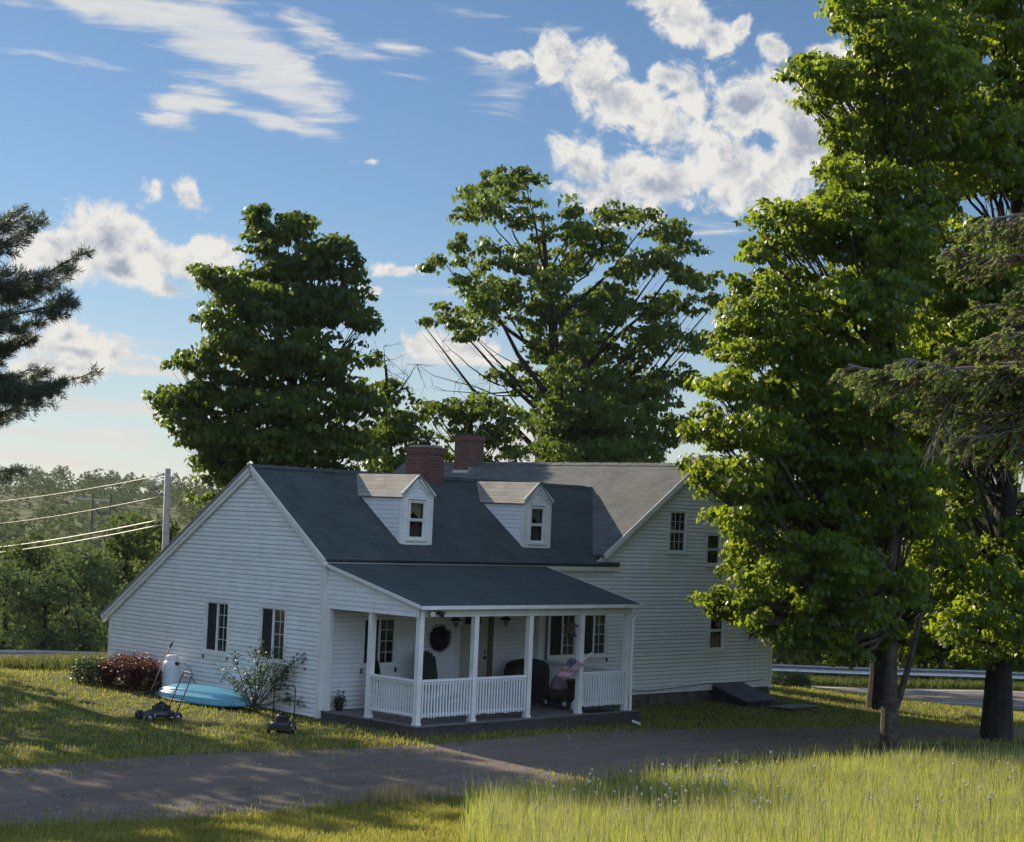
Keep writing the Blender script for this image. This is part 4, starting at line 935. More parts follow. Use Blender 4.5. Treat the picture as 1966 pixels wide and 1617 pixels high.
make_tree('maple_tree', grd(1125,71), atd(1120,660,71), .2, lumps_px(L7, 71, 1.6, r_(16), 1125, keep=.6), MAPLEB, BARKD, .21, 24, 24,
          'brighter green round maple in front of the tall open maple', seed=17, spray=.36)
L8 = [(850,785,26),(900,780,30),(940,790,28),(985,800,24),(870,830,32),(925,840,32),(975,850,22),(860,890,34),(930,900,34),(1000,870,14),(825,800,16)]
make_tree('young_maple', grd(905,66), atd(905,800,66), .12, lumps_px(L8, 66, 1.4, r_(18), 905, keep=.6), MAPLEB, BARKD, .20, 26, 22,
          'low loose maple showing between and behind the two chimneys', seed=19, spray=.34)

# woodland trees: three kinds built once, copied
def wood_kind(seed, hgt, wid, leafm=WOODL, leaf=.24, n=26, per=11, nl=10, conic=False):
    rg = r_(seed); lm = []
    for k in range(n):
        t = rg.uniform(.05,1); wz = (1-t)*1.0+.08 if conic else math.sin(math.pi*min(1,t*.75+.24))**.7
        a = rg.uniform(0,2*math.pi); rr = wid*.5*wz*rg.uniform(.2,1)
        lm.append((np.array([rr*math.cos(a), rr*math.sin(a), hgt*t]), wid*rg.uniform(.14,.22)))
    return make_tree('woodland_tree', (0,0,0), (0,0,hgt*.92), wid*.028, lm, leafm, BARKD, leaf, per*.8, int(nl*1.6), None, seed=seed+50, spray=.42, twigs=1, limb_every=2)
WOODD = leaf_mat('dark_woodland_leaves', (.009,.022,.008), (.042,.075,.018), (.15,.21,.03), .32, .1, .7)
WOODP = leaf_mat('pale_willow_leaves', (.05,.08,.035), (.14,.19,.08), (.17,.24,.07), .35, .1, .8)
WK = [wood_kind(31, 9.0, 5.6, WOODD, n=34, per=13), wood_kind(32, 7.0, 4.8, WOODL, n=28, per=13), wood_kind(33, 5.0, 4.8, WOODP, n=26, leaf=.17, per=20), wood_kind(34, 11.5, 5.8, WOODD, n=42, per=12)]
used = [False]*4
def wood(k, X, D, s, label, group='trees beyond the road', rz=None, zs=1.0):
    g = grd(X, D); root = WK[k]
    if used[k]: root = copy_tree(root)
    used[k] = True
    root.location = g; root.rotation_euler = (0,0, rz if rz is not None else (X*.37+D)%6.28); root.scale = (s,s,s*zs)
    tag(root, label, 'tree', group)
WL = [ # left of the house
 (2,10,75,.85,'grey green bush at the left edge just beyond the guardrail'),(2,85,74,.8,'low rounded pale bush beyond the guardrail at the far left'),(2,160,75,1.0,'pale leafy bush beyond the guardrail, next to the gable'),
 (1,60,84,.9,'bushy tree behind the guardrail bushes at far left'),(2,125,86,1.35,'round bright tree in the middle of the left thicket'),(1,235,84,1.05,'tree touching the lower roof edge of the gable'),(0,300,92,.95,'tree just right of the utility pole base'),
 (0,30,98,.85,'dark crowned tree at the left edge below the pine'),(1,110,106,1.25,'tree below the lowest wires at left'),(0,195,100,.85,'tree under the utility pole wires'),(0,265,112,1.0,'tree behind the foot of the utility pole'),(1,370,96,1.2,'tree half hidden behind the gable roof edge'),
 (0,50,126,1.05,'tree below the highest wire at left'),(1,165,134,1.3,'tree behind the far crossarm pole'),(0,235,138,.95,'broad tree right of the far crossarm pole'),(0,350,126,1.0,'tree seen between gable and left maple'),(0,-40,110,1.0,'tree outside the thicket at the left frame edge'),(1,10,140,1.4,'pale green tree on the valley floor at the left edge'),(1,100,150,1.4,'pale green tree on the valley floor under the wires')]
for q in WL: wood(*q)
WR = [(0,1450,77,1.05,'dark tree beyond the road directly right of the house corner'),(1,1500,74,1.1,'low dark tree behind the guardrail near the house corner'),(1,1570,75,1.1,'low dark tree behind the guardrail left of the far trunk'),(0,1540,84,1.2,'dark woodland tree second row right of the house'),
 (1,1640,74,1.05,'low tree behind the guardrail at the far trunk'),(0,1660,82,1.2,'dark woodland tree behind the front maple trunk'),(1,1720,75,1.15,'low tree behind the guardrail right of the front maple trunk'),(0,1780,80,1.2,'dark woodland tree between the two right trunks'),(1,1810,74,1.1,'low tree behind the guardrail between the right trunks'),
 (1,1880,75,1.05,'low tree behind the guardrail left of the thick black trunk'),(0,1900,83,1.2,'dark woodland tree behind the thick black trunk'),(1,1960,74,1.1,'low tree behind the guardrail at the right edge'),(0,2020,80,1.2,'dark woodland tree at the right frame edge'),(3,1600,92,1.1,'tall dark woodland tree far behind the front maple'),(3,1840,94,1.1,'tall dark woodland tree far behind the right trunks')]
for q in WR: wood(q[0], q[1], q[2]+14, q[3]*1.15, q[4], group='woodland across the road')

# distant canopy on the valley side and ridge: nobody could count it
rg = r_(41); nT = 2600
D_ = rg.uniform(0,1,nT)**.75*640+135; t_ = rg.uniform(-1,1,nT)*(30+D_*.42)
cx = CAM[0]+.70711*(D_+t_); cy = CAM[1]+.70711*(D_-t_); cz = H(cx,cy)
nl = 80; hh = rg.uniform(5,11.5,nT); ww = rg.uniform(2.6,4.4,nT)
d = rg.normal(0,1,(nT,nl,3)); d /= np.linalg.norm(d,axis=2)[...,None]; d[...,2] = np.abs(d[...,2])*1.1-.25
Q = np.stack([cx,cy,cz+hh*.5],1)[:,None,:]+d*np.stack([ww,ww,hh*.5],1)[:,None,:]*rg.uniform(.75,1.05,(nT,nl,1))
V, F, rn = leaves(Q.reshape(-1,3), 1.15, rg, .1, .7)
rt_ = np.repeat(rg.uniform(0,1,nT), nl*4)
tag(np_mesh('distant_forest', V, F, FARL, rnd=np.clip(.35*rn+.65*rt_,0,1)), 'distant forest canopy covering the valley and the low ridge on the horizon', 'forest', kind='stuff')

# ------------------------------------------------------------------ pine at the left, spruce at the right, trees outside the frame that throw the dapples
def needle_tufts(P_, A, size, per, rg, wd=.09):
    """bundles of needles around twig points P_ with twig axis A"""
    n = len(P_)*per; p = np.repeat(P_,per,0); a0 = np.repeat(A,per,0)
    a = a0*.9+rg.normal(0,.75,(n,3)); a /= np.linalg.norm(a,axis=1)[:,None]; L = size*rg.uniform(.7,1.2,n)[:,None]
    b = np.cross(a, rg.normal(0,1,(n,3))); b /= np.linalg.norm(b,axis=1)[:,None]; b = b*L*wd
    V = np.stack([p-b*.6, p+a*L*.5-b, p+a*L, p+a*L*.5+b],1).reshape(-1,3)
    return V, np.arange(4*n).reshape(n,4), np.repeat(rg.uniform(0,1,n),4)
def twiglets(P_, A, length, nl_, per, rg):
    n = len(P_)*per; p = np.repeat(P_,per,0); a0 = np.repeat(A/np.linalg.norm(A,axis=1)[:,None],per,0); u = rg.uniform(0,1,n)[:,None]
    L = np.repeat(length*rg.uniform(.6,1.3,len(P_)),per)[:,None]; r = rg.normal(0,1,(n,3)); r -= a0*(r*a0).sum(1)[:,None]; r /= np.linalg.norm(r,axis=1)[:,None]
    d = a0*.75+r*.75*(1-.5*u); q = p+a0*L*u; b = np.cross(d,rg.normal(0,1,(n,3))); b /= np.linalg.norm(b,axis=1)[:,None]; b *= .0032
    e = nl_*rg.uniform(.7,1.2,n)[:,None]
    return np.stack([q-b,q+b,q+d*e+b*.5,q+d*e-b*.5],1).reshape(-1,3), np.arange(4*n).reshape(n,4), np.repeat(np.clip(.55*u[:,0]+.45*rg.uniform(0,1,n),0,1),4)
def conifer(name, base, hgt, tr_r, branches, mats, barkm, size, per, label, seed, droop=.1, dens=9, side=.5, group=None, wd=.09, uplift=0.0, brown=0.0, mul=1.0, spray_len=.35):
    """branches: list of (origin point, tip point)"""
    rg = r_(seed); base = np.array(base,float); root = empty(name, tuple(base), label=label, cat='tree', group=group)
    tr = MB(); tr.tube([base-np.array([0,0,.2]), base+np.array([0,0,hgt*.5]), base+np.array([0,0,hgt])], [tr_r*1.2, tr_r*.7, .03], 12, caps=False); tr.build('trunk', barkm, root, weld=False)
    bb = MB(); PP, AA, MI = [], [], []
    for (a,b) in branches:
        a, b = np.array(a,float), np.array(b,float); L = np.linalg.norm(b-a); d = (b-a)/L; pts = []
        for k in range(9):
            t = k/8; p = a+(b-a)*t; p = p+np.array([0,0,1])*(-droop*L*math.sin(math.pi*t)*.8+uplift*L*t*t*.3); pts.append(p+rg.normal(0,.012*L,3)*(0<k<8))
        bb.tube(pts, [.012+.010*L*(1-k/8) for k in range(9)], 5, caps=False)
        sdv = np.cross(d,(0,0,1)); sdv /= np.linalg.norm(sdv); isb = rg.uniform() < brown
        ns = int(dens*L)
        for j in range(ns):
            t = rg.uniform(.18,1)**.8; p = pts[min(7,int(t*8))]*(1-(t*8)%1)+pts[min(8,int(t*8)+1)]*((t*8)%1)
            s = rg.choice([-1,1]); l2 = side*(1.15-t)*L*rg.uniform(.35,1)+.12
            q = p+(d*rg.uniform(.5,.9)+sdv*s*rg.uniform(.4,.9)+np.array([0,0,rg.uniform(-.35,.25)-droop*1.2+uplift*.4]))*l2
            bb.tube([p,(p+q)/2+np.array([0,0,.02]),q],[.012,.008,.004],4,caps=False)
            m_ = max(3,int(l2/spray_len*5*mul)); u = rg.uniform(.25,1.05,m_)[:,None]
            PP.append(p+(q-p)*u+rg.normal(0,.04 if not brown else .02,(m_,3))); ax = (q-p)/np.linalg.norm(q-p); AA.append(np.repeat(ax[None],m_,0)+np.array([0,0,uplift*.6])); MI += list((rg.uniform(0,1,m_) < (brown*(1.9-1.7*t*u[:,0]**.5)*(1.5 if isb else .75))).astype(int))
    bb.build('branches', TWIG if brown else barkm, root, weld=False)
    PP = np.concatenate(PP); AA = np.concatenate(AA)
    if brown: V, F, rn = twiglets(PP, AA*.55+rg.normal(0,.25,AA.shape)+np.array([0,0,-.18]), .060, .024, per, rg)
    else: V, F, rn = needle_tufts(PP,AA,size,per,rg,wd)
    np_mesh('crown', V, F, mats, rnd=rn, mi=np.repeat(MI,per), parent=root); return root
def whorls(base, hgt, z0, n, len0, len1, rg, tilt=.15, skip=None):
    out = []
    for k in range(n):
        t = k/(n-1); z = z0+(hgt-z0)*t; L = len0*(1-t)**.8+len1*t
        for j in range(rg.integers(4,6)):
            a = rg.uniform(0,2*math.pi); l = L*rg.uniform(.7,1.1); o = np.array([base[0],base[1],base[2]+z])
            out.append((o, o+np.array([math.cos(a)*l, math.sin(a)*l, tilt*l+rg.uniform(-.2,.2)])))
    return out
# white pine just outside the frame: the branches that reach into the picture are placed one by one
pD = 43.0; pb = grd(-190, pD); rg = r_(51)
br = []
for (Y0,X1,Y1,dd) in [(500,60,440,.3),(520,95,455,-.6),(560,20,540,1.2),(590,175,520,0),(600,130,560,.8),(620,150,600,-.5),(650,100,640,.4),(640,60,680,1.0),(700,-10,650,-1.5),(770,20,705,.6),(740,120,770,.2),(745,178,758,-.3),(735,60,735,.9),(800,-20,780,-1.2),(455,40,430,1.4),(900,40,925,.3)]:
    o = atd(-190, Y0, pD); br.append((o, atd(X1-8, Y1, pD+dd*1.6)))
br += [b_ for b_ in whorls(pb, 12.8, 5.0, 14, 4.2, .6, rg) if (b_[1]-b_[0])@RT < 2.6]
conifer('pine_tree', pb, 13.2, .26, br, [PINEL,SPRB], BARKD, .20, 9, 'white pine whose long bluish branches reach in from the left edge', 52, droop=.05, dens=9, side=.38, uplift=.35, wd=.045, mul=1.4)
def lumpy(x, y, hgt, wid, n, seed, label, per=9, leaf=.24, nl=12, z0=.25):
    rg = r_(seed); zb0 = h1(x,y); lm = []
    for k in range(n):
        t = rg.uniform(z0,1); a = rg.uniform(0,6.28); rr = wid*.5*math.sin(math.pi*min(1,t*.75+.2))**.7*rg.uniform(.3,1)
        lm.append((np.array([x+rr*math.cos(a), y+rr*math.sin(a), zb0+hgt*t]), wid*rg.uniform(.10,.17)))
    return make_tree('maple_tree', (x,y,zb0), (x,y,zb0+hgt*.9), .28, lm, MAPLEB, BARKD, leaf, per, nl, label, seed=seed, spray=.3, twigs=1, limb_every=2, group='trees outside the left frame edge')
lumpy(-9.5, 17, 12.2, 9, 40, 61, 'spreading maple outside the picture, left of the white pine')
lumpy(-13, 9.5, 7.8, 8, 40, 62, 'lower maple outside the picture, left of the lawn')
lumpy(-6.5, 15.5, 12.0, 7, 40, 63, 'narrow maple outside the picture, nearest to the white pine')
lumpy(-10.0, 12.5, 10.0, 8, 40, 64, 'middle maple outside the picture, in front of the spreading one')

# spruce reaching in from the right, close to the camera
rg = r_(71); sD = 15.0; sb = grd(2260, sD); br = []
for (Y0,X1,Y1,dd) in [(330,1810,440,.5),(300,1870,420,-.2),(420,1790,480,0),(380,1900,460,.8),(520,1830,590,.3),(560,1880,640,-.5),(600,1590,700,0),(590,1640,730,.6),(640,1700,690,-.4),(620,1760,760,.2),(700,1720,790,.4),(680,1800,840,-.3),(740,1850,820,.1),(760,1900,880,.5),(500,1930,560,-.3),(660,1930,720,.3),(480,1950,540,.6),(800,1930,860,-.2),(560,1800,670,.9),(640,1860,700,0),(700,1950,800,.2)]:
    br.append((atd(2260,Y0,sD), atd(X1+38,Y1,sD+dd*.8)))
br += [b_ for b_ in whorls(sb, 9.0, 1.2, 16, 1.5, .4, rg, -.25) if (b_[1]-b_[0])@RT > -.4]
spruce = conifer('spruce_tree', sb, 9.2, .16, br, [SPRL,SPRB], BARK, .075, 26, 'half brown spruce with drooping twigs hanging in from the right edge', 72, droop=.10, dens=20, side=.40, brown=.42, mul=1.6, spray_len=.22)
dt = MB(); rg = r_(73)
for (X,Y) in [(1800,840),(1830,850),(1790,860),(1850,870),(1880,860),(1900,880),(1940,880),(1960,860),(1820,830),(1870,840)]:
    a = atd(X+rg.uniform(10,60),Y-rg.uniform(40,110),sD+rg.uniform(-.3,.3)); b = atd(X-10,Y+rg.uniform(10,50),sD+rg.uniform(-.3,.3)); mid = (a+b)/2+RT*(-.06)
    dt.tube([a,a*.6+mid*.4+RT*-.03,mid,b*.6+mid*.4,b],[.009,.008,.007,.005,.003],5,caps=False)
    for k in range(4):
        q = mid*(1-k*.2)+b*k*.2; e = q+RT*rg.uniform(-.12,.12)-np.array([0,0,rg.uniform(.08,.25)]); dt.tube([q,(q+e)/2+RT*rg.uniform(-.03,.03),e],[.005,.004,.002],4,caps=False)
dt.build('dead_twigs', TWIG, spruce, weld=False)

# ------------------------------------------------------------------ shrubs and weeds
def shrub(name, c, rx, ry, rz, lm, leaf, nstem, per, label, seed, cat='shrub', group=None, top=None):
    rg = r_(seed); c = np.array(c,float); root = empty(name, tuple(c), label=label, cat=cat, group=group)
    st = MB()
    for k in range(nstem):
        a = rg.uniform(0,6.28); e = c+np.array([math.cos(a)*rx*.8*rg.uniform(.2,1), math.sin(a)*ry*.8*rg.uniform(.2,1), rz*rg.uniform(.7,1)]); o = c+np.array([rg.normal(0,rx*.15),rg.normal(0,ry*.15),0])
        st.tube([o,(o+e)/2+rg.normal(0,.04,3),e],[.012,.009,.004],5,caps=False)
    st.build('stems', BARKD, root, weld=False)
    n = per; d = rg.normal(0,1,(n,3)); d /= np.linalg.norm(d,axis=1)[:,None]; d[:,2] = np.abs(d[:,2]); d = np.sign(d)*np.abs(d)**.72; q = c+d*np.array([rx,ry,rz])*(rg.uniform(.35,1,n)**.5)[:,None]*rg.uniform(.85,1.12,n)[:,None]
    V,F,rn = leaves(q,leaf,rg,.1)
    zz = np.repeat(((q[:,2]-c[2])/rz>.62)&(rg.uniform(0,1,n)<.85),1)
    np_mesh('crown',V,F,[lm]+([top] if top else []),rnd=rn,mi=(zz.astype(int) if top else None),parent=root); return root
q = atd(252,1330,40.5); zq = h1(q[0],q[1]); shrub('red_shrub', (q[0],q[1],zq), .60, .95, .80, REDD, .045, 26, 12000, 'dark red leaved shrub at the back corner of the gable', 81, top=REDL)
q = atd(172,1328,41.0); shrub('green_shrub', (q[0],q[1],h1(q[0],q[1])), .42, .5, .62, ROSEL, .05, 14, 3500, 'low dark green shrub left of the red shrub', 82)
# rose bush by the gable with open arching stems
def rosebush():
    c0 = gp(505,1368); c0 = np.array([-.62, .5*(c0[1]+1.6), 0.]); c0[2] = h1(c0[0],c0[1]); D0 = .70711*((c0[0]-CAM[0])+(c0[1]-CAM[1])); rg = r_(83)
    root = empty('rose_bush', tuple(c0), label='open arching rose bush in front of the near gable window', cat='shrub'); st = MB(); pts = []
    tips = [(445,1255),(432,1285),(425,1300),(490,1245),(500,1235),(470,1280),(520,1250),(545,1265),(560,1270),(590,1250),(575,1258),(585,1270),(555,1290),(530,1300),(500,1290),(480,1310),(460,1320),(540,1320),(515,1275),(600,1345),(585,1350),(570,1340),(560,1300),(505,1260),(470,1300),(540,1240)]
    for (X,Y) in tips:
        b = atd(X,Y,D0+rg.uniform(-.4,.3)); o = c0+np.array([rg.normal(0,.05),rg.normal(0,.09),0]); mid = o*.5+b*.5; mid[2] += .12*np.linalg.norm(b[:2]-o[:2]); P_ = [o,o*.75+mid*.25+np.array([0,0,.05]),mid,mid*.4+b*.6+np.array([0,0,.03]),b]
        st.tube(P_,[.011,.010,.008,.006,.003],5,caps=False)
        for k in range(16):
            t = rg.uniform(.45,1.02); i = min(3,int(t*4)); f = t*4-i; pts.append(P_[i]*(1-f)+P_[min(4,i+1)]*f+rg.normal(0,.06,3))
    st.build('stems', BARK, root, weld=False); pts = np.repeat(np.array(pts),5,0)+rg.normal(0,.045,(len(pts)*5,3)); V,F,rn = leaves(pts,.062,rg,.2); np_mesh('crown',V,F,ROSEL,rnd=rn,parent=root)
rosebush()
def tuft(pos, n, h0, h1_, spread, rg, wdt=.006, lean=.35):
    """grass blades: 2 quads each, bent"""
    pos = np.repeat(pos, n, 0); m_ = len(pos); p = pos+np.concatenate([rg.normal(0,spread,(m_,2)),np.zeros((m_,1))],1)
    h = rg.uniform(h0,h1_,m_)[:,None]; a = rg.uniform(0,6.283,m_); l = np.stack([np.cos(a),np.sin(a),np.zeros(m_)],1)*rg.uniform(.05,lean,m_)[:,None]*h
    s = np.stack([-np.sin(a+rg.normal(0,.7,m_)),np.cos(a),np.zeros(m_)],1)*wdt*rg.uniform(.6,1.4,m_)[:,None]; z = np.array([0,0,1.])
    v = [p-s,p+s,p+l*.35+z*h*.55+s*.8,p+l*.35+z*h*.55-s*.8,p+l+z*h*.96+s*.15,p+l+z*h*.96-s*.15]
    V = np.stack(v,1).reshape(-1,3); b = np.arange(m_)[:,None]*6; F = np.concatenate([b+np.array([0,1,2,3]),b+np.array([3,2,4,5])],0)
    return V,F,np.repeat(rg.uniform(0,1,m_),6)
def scatter(n, t0, t1, D0, D1, rg, mask=None):
    t = rg.uniform(t0,t1,n); D = rg.uniform(D0,D1,n); 
    if mask is not None: k = mask(t,D); t,D = t[k],D[k]
    x = CAM[0]+.70711*(D+t); y = CAM[1]+.70711*(D-t); return np.stack([x,y,H(x,y)],1), t, D
def vnoise(t, D, s, seed):
    r = np.random.default_rng(seed); o = 0
    for k in range(6):
        a = r.uniform(0,6.28); f = s*r.uniform(.6,1.7); o = o+np.sin((t*math.cos(a)+D*math.sin(a))*f+r.uniform(0,6.28))
    return o/6
FARE = lambda t: np.interp(t,[-.6,0,1.5,4,6,9.7,14],[26.8,27.4,28.4,30.4,31.6,33.2,34.5])+.25*vnoise(t,t*0,3,5)
LEFE = lambda D: np.interp(D,[12,17.5,20,27,30],[.3,.10,-.25,-.42,-.3])+.10*vnoise(D,D*0,4,6)
rg = r_(91)
tm = lambda t,D: (D < FARE(t)) & (t > LEFE(D))
Pt, tt, DD_ = scatter(30000, -.8, 12, 15, 34.5, rg, tm)
edge = np.clip((FARE(tt)-DD_)/1.2,0.0,1); hs = .72+.28*edge
V1,F1,r1 = tuft(Pt, 7, .16, .56, .07, rg, .0055)
o = np_mesh('tall_grass', V1, F1, GRASSL, rnd=np.clip(r1*.5+.5*np.repeat(np.clip(.5+1.3*vnoise(tt,DD_,1.3,7),0,1),42),0,1)); tag(o, 'tall unmown meadow grass at the lower right', 'grass', kind='stuff')
Ps,_,_ = scatter(5200, -.6, 12, 15, 34.5, rg, tm)
V2,F2,r2 = tuft(Ps, 3, .42, .80, .06, rg, .0055, .3)
o = np_mesh('seed_stalks', V2, F2, leaf_mat('straw_stalks', (.16,.17,.06), (.42,.40,.20), (.42,.40,.16), .35), rnd=r2); tag(o, 'pale dry seed stalks standing above the tall meadow grass', 'grass', kind='stuff')
# short lawn blades: sunny strip in front and the lawn round the house
dA = np.array(DA)[:, :2]; dB = np.array(DB)[:, :2]
def edge_D(curve, t):
    ct = .70711*((curve[:,0]-CAM[0])-(curve[:,1]-CAM[1])); cD = .70711*((curve[:,0]-CAM[0])+(curve[:,1]-CAM[1])); o = np.argsort(ct); return np.interp(t, ct[o], cD[o])
Pl,t_,D_ = scatter(60000, -13, 1, 14.5, 30, rg, lambda t,D: (D < edge_D(dB,t)+.18*vnoise(t,D,5,8)+.1) & (t < LEFE(D)+.4) & (np.abs(t) < D*.36+1))
V3,F3,r3 = tuft(Pl, 4, .03, .10, .05, rg, .006, .7)
o = np_mesh('lawn_grass', V3, F3, LAWNL, rnd=np.clip(r3*.6+.4*np.repeat(np.clip(.5+vnoise(t_,D_,1.6,9),0,1),24),0,1)); tag(o, 'short mown lawn grass along the near edge of the driveway', 'grass', kind='stuff')
inside = lambda x,y: ((x>-.02)&(x<XL)&(y>-.02)&(y<11.7)) | ((x>-.02)&(x<7)&(y>-3.18)&(y<.1))
def lm_(t,D):
    x = CAM[0]+.70711*(D+t); y = CAM[1]+.70711*(D-t); return (D > edge_D(dA,t)-.15*vnoise(t,D,5,10)-.12) & ~inside(x,y) & (np.abs(t) < D*.34+1.5) & (D<58.5)
Pl,t_,D_ = scatter(75000, -18, 19, 26, 58.5, rg, lm_)
V4,F4,r4 = tuft(Pl, 3, .03, .085, .07, rg, .008, .7)
o = np_mesh('lawn_grass', V4, F4, LAWNL, rnd=np.clip(r4*.6+.4*np.repeat(np.clip(.5+vnoise(t_,D_,1.1,11),0,1),18),0,1)); tag(o, 'short lawn grass around the farmhouse', 'grass', kind='stuff')
# weeds along the driveway edge and rough meadow on the left
Pw,_,_ = scatter(900, -2.2, -.2, 26.6, 28.4, rg, lambda t,D: np.abs(D-edge_D(dB,t)-.1) < .35)
V5,F5,r5 = tuft(Pw, 3, .12, .38, .05, rg, .004, .4); o = np_mesh('edge_weeds', V5, F5, WEEDL, rnd=r5); tag(o, 'thin dry weeds on the driveway edge left of the tall grass', 'weeds', kind='stuff')
Pw,_t6,_D6 = scatter(6500, -19, -8.6, 43.0, 60, rg, lambda t,D: (D > 43.6+.5*vnoise(t,D,1,12)) & (t < -D*.222+.2))
V6,F6,r6 = tuft(Pw, 6, .10, .40, .14, rg, .016, .8); o = np_mesh('meadow_weeds', V6, F6, MEADL, rnd=np.clip(r6*.5+.5*np.repeat(np.clip(.5+1.2*vnoise(_t6,_D6,1.3,21),0,1),36),0,1)); tag(o, 'rough sunlit meadow plants beyond the lawn at left', 'meadow', kind='stuff')
Pw,_,_ = scatter(3800, -19, -8.8, 44.5, 62, rg, lambda t,D: (vnoise(t,D,1.1,31) > -.05) & (t < -D*.222+.2))
V7,F7,r7 = tuft(Pw, 6, .12, .42, .2, rg, .014, .5); o = np_mesh('dry_weeds', V7, F7, WEEDL, rnd=r7); tag(o, 'reddish dry weeds in front of the guardrail at left', 'weeds', kind='stuff')
Pw,_,_ = scatter(2600, 6, 24, 68.3, 70.2, rg)
V8,F8,r8 = tuft(Pw, 7, .1, .38, .12, rg, .014, .8); o = np_mesh('verge_grass', V8, F8, MEADL, rnd=r8); tag(o, 'rough verge grass between the road and the guardrail', 'grass', kind='stuff')
q = grd(1515, 53.5); shrub('low_bush', (q[0],q[1],q[2]), .75, .7, .5, ROSEL, .07, 14, 3500, 'low dark bush on the bank behind the right house corner', 84)
def near_edge(t,D):
    a, b = edge_D(dA,t), edge_D(dB,t); d = np.minimum(np.abs(D-a), np.abs(D-b)); return (rg.uniform(0,1,len(t)) < np.exp(-d/.55)*.85) & (np.abs(t) < D*.34+1)
Pe,_t,_D = scatter(60000, -13, 16, 22, 46, rg, near_edge)
Ve,Fe,re_ = tuft(Pe, 4, .03, .13, .07, rg, .007, .8); Ve[:,2] += .02; o = np_mesh('edge_grass', Ve, Fe, LAWNL, rnd=re_); tag(o, 'ragged grass creeping over the driveway edges', 'grass', kind='stuff')
# dandelion clocks
def dandelion():
    b = MB(); b.tube([(0,0,0),(.01,.0,.2),(.0,.01,.43)],[.0045,.004,.0035],5,caps=False,mi=0)
    rg = r_(95); n = 110
    for k in range(n):
        d = rg.normal(0,1,3); d /= np.linalg.norm(d); c = np.array([0,.01,.45]); e = np.cross(d,rg.normal(0,1,3)); e /= np.linalg.norm(e); f = np.cross(d,e); r = .018
        b.face([c+d*r+e*.008, c+d*r+f*.008, c+d*r-e*.008, c+d*r-f*.008], mi=1); b.face([c,c+d*r+e*.001,c+d*r-e*.001],mi=1)
    return b
PUFF = mat('white_seed_puff', (.60,.56,.47), .9, (.42,.36,.28), 3); STEM = mat('pale_green_stem', (.16,.20,.07), .7)
d0 = dandelion().build('dandelion', [STEM, PUFF], None, weld=False); DT = 'white dandelion seed head standing in the tall grass'
tag(d0, DT, 'dandelion', 'dandelion seed heads in the tall grass'); rg = r_(96)
dl = [tuple(rg.normal(m_, s_) for m_, s_ in ((1330,110),(1512,20))) for k in range(60)]+[(rg.uniform(1020,1950), rg.uniform(1470,1570)) for k in range(85)]
pos = []
for (X,Y) in dl:
    r = ray(X, Y)
    for s_ in np.arange(15,34,.25):
        P_ = CAM+r*s_
        if P_[2] < h1(P_[0],P_[1])+.45:
            tt_ = .70711*((P_[0]-CAM[0])-(P_[1]-CAM[1])); dd_ = .70711*((P_[0]-CAM[0])+(P_[1]-CAM[1]))
            if dd_ > FARE(np.array([tt_]))[0]-.25 or tt_ < LEFE(np.array([dd_]))[0]+.2: break
            pos.append((P_[0],P_[1],h1(P_[0],P_[1])+rg.uniform(0,.06))); break
for i,p in enumerate(pos):
    o = d0 if i == 0 else d0.copy()
    if i: COL.objects.link(o)
    o.location = p; o.rotation_euler = (rg.normal(0,.12),rg.normal(0,.12),rg.uniform(0,6)); k = rg.uniform(1.0,1.35); o.scale = (k*rg.uniform(.6,1),k*rg.uniform(.6,1),k)

# ------------------------------------------------------------------ roadside things
def guardrail(tA, tB, D, top, label):
    x0,y0 = tD(tA,D); root = empty('guardrail', (x0,y0,h1(x0,y0)), label=label, cat='guardrail', group='guardrails along the road')
    prof = [(-.02,0),(.03,.035),(.06,.05),(.03,.09),(-.02,.155),(.03,.22),(.06,.26),(.03,.275),(-.02,.31)]
    b = MB(); n = int((tB-tA)/2)
    def zt(t): x,y = tD(t,D); return h1(x,y)+top
    for i in range(n):
        ta, tb = tA+(tB-tA)*i/n, tA+(tB-tA)*(i+1)/n; pa,pb_ = tD(ta,D),tD(tb,D); za,zb2 = zt(ta),zt(tb)
        for (o1,h_1),(o2,h_2) in zip(prof,prof[1:]):
            f = lambda p,o,z,h: (p[0]-.70711*o, p[1]-.70711*o, z-.31+h)
            b.face([f(pa,o1,za,h_1),f(pb_,o1,zb2,h_1),f(pb_,o2,zb2,h_2),f(pa,o2,za,h_2)], smooth=True)
    b.build('rail', STEEL, root, weld=False)
    for i in range(n+1):
        t = tA+(tB-tA)*i/n; x,y = tD(t,D+.12); q = MB(); q.box((x-.07,y-.07,h1(x,y)-.1),(x+.07,y+.07,zt(t)-.02)); q.build('post', mat('weathered_post',(.14,.12,.10),.9), root)
guardrail(6, 25, 69.6, .72, 'galvanised guardrail across the road at the right'); guardrail(-24, -11, 64.5, .74, 'galvanised guardrail behind the weeds at the left')
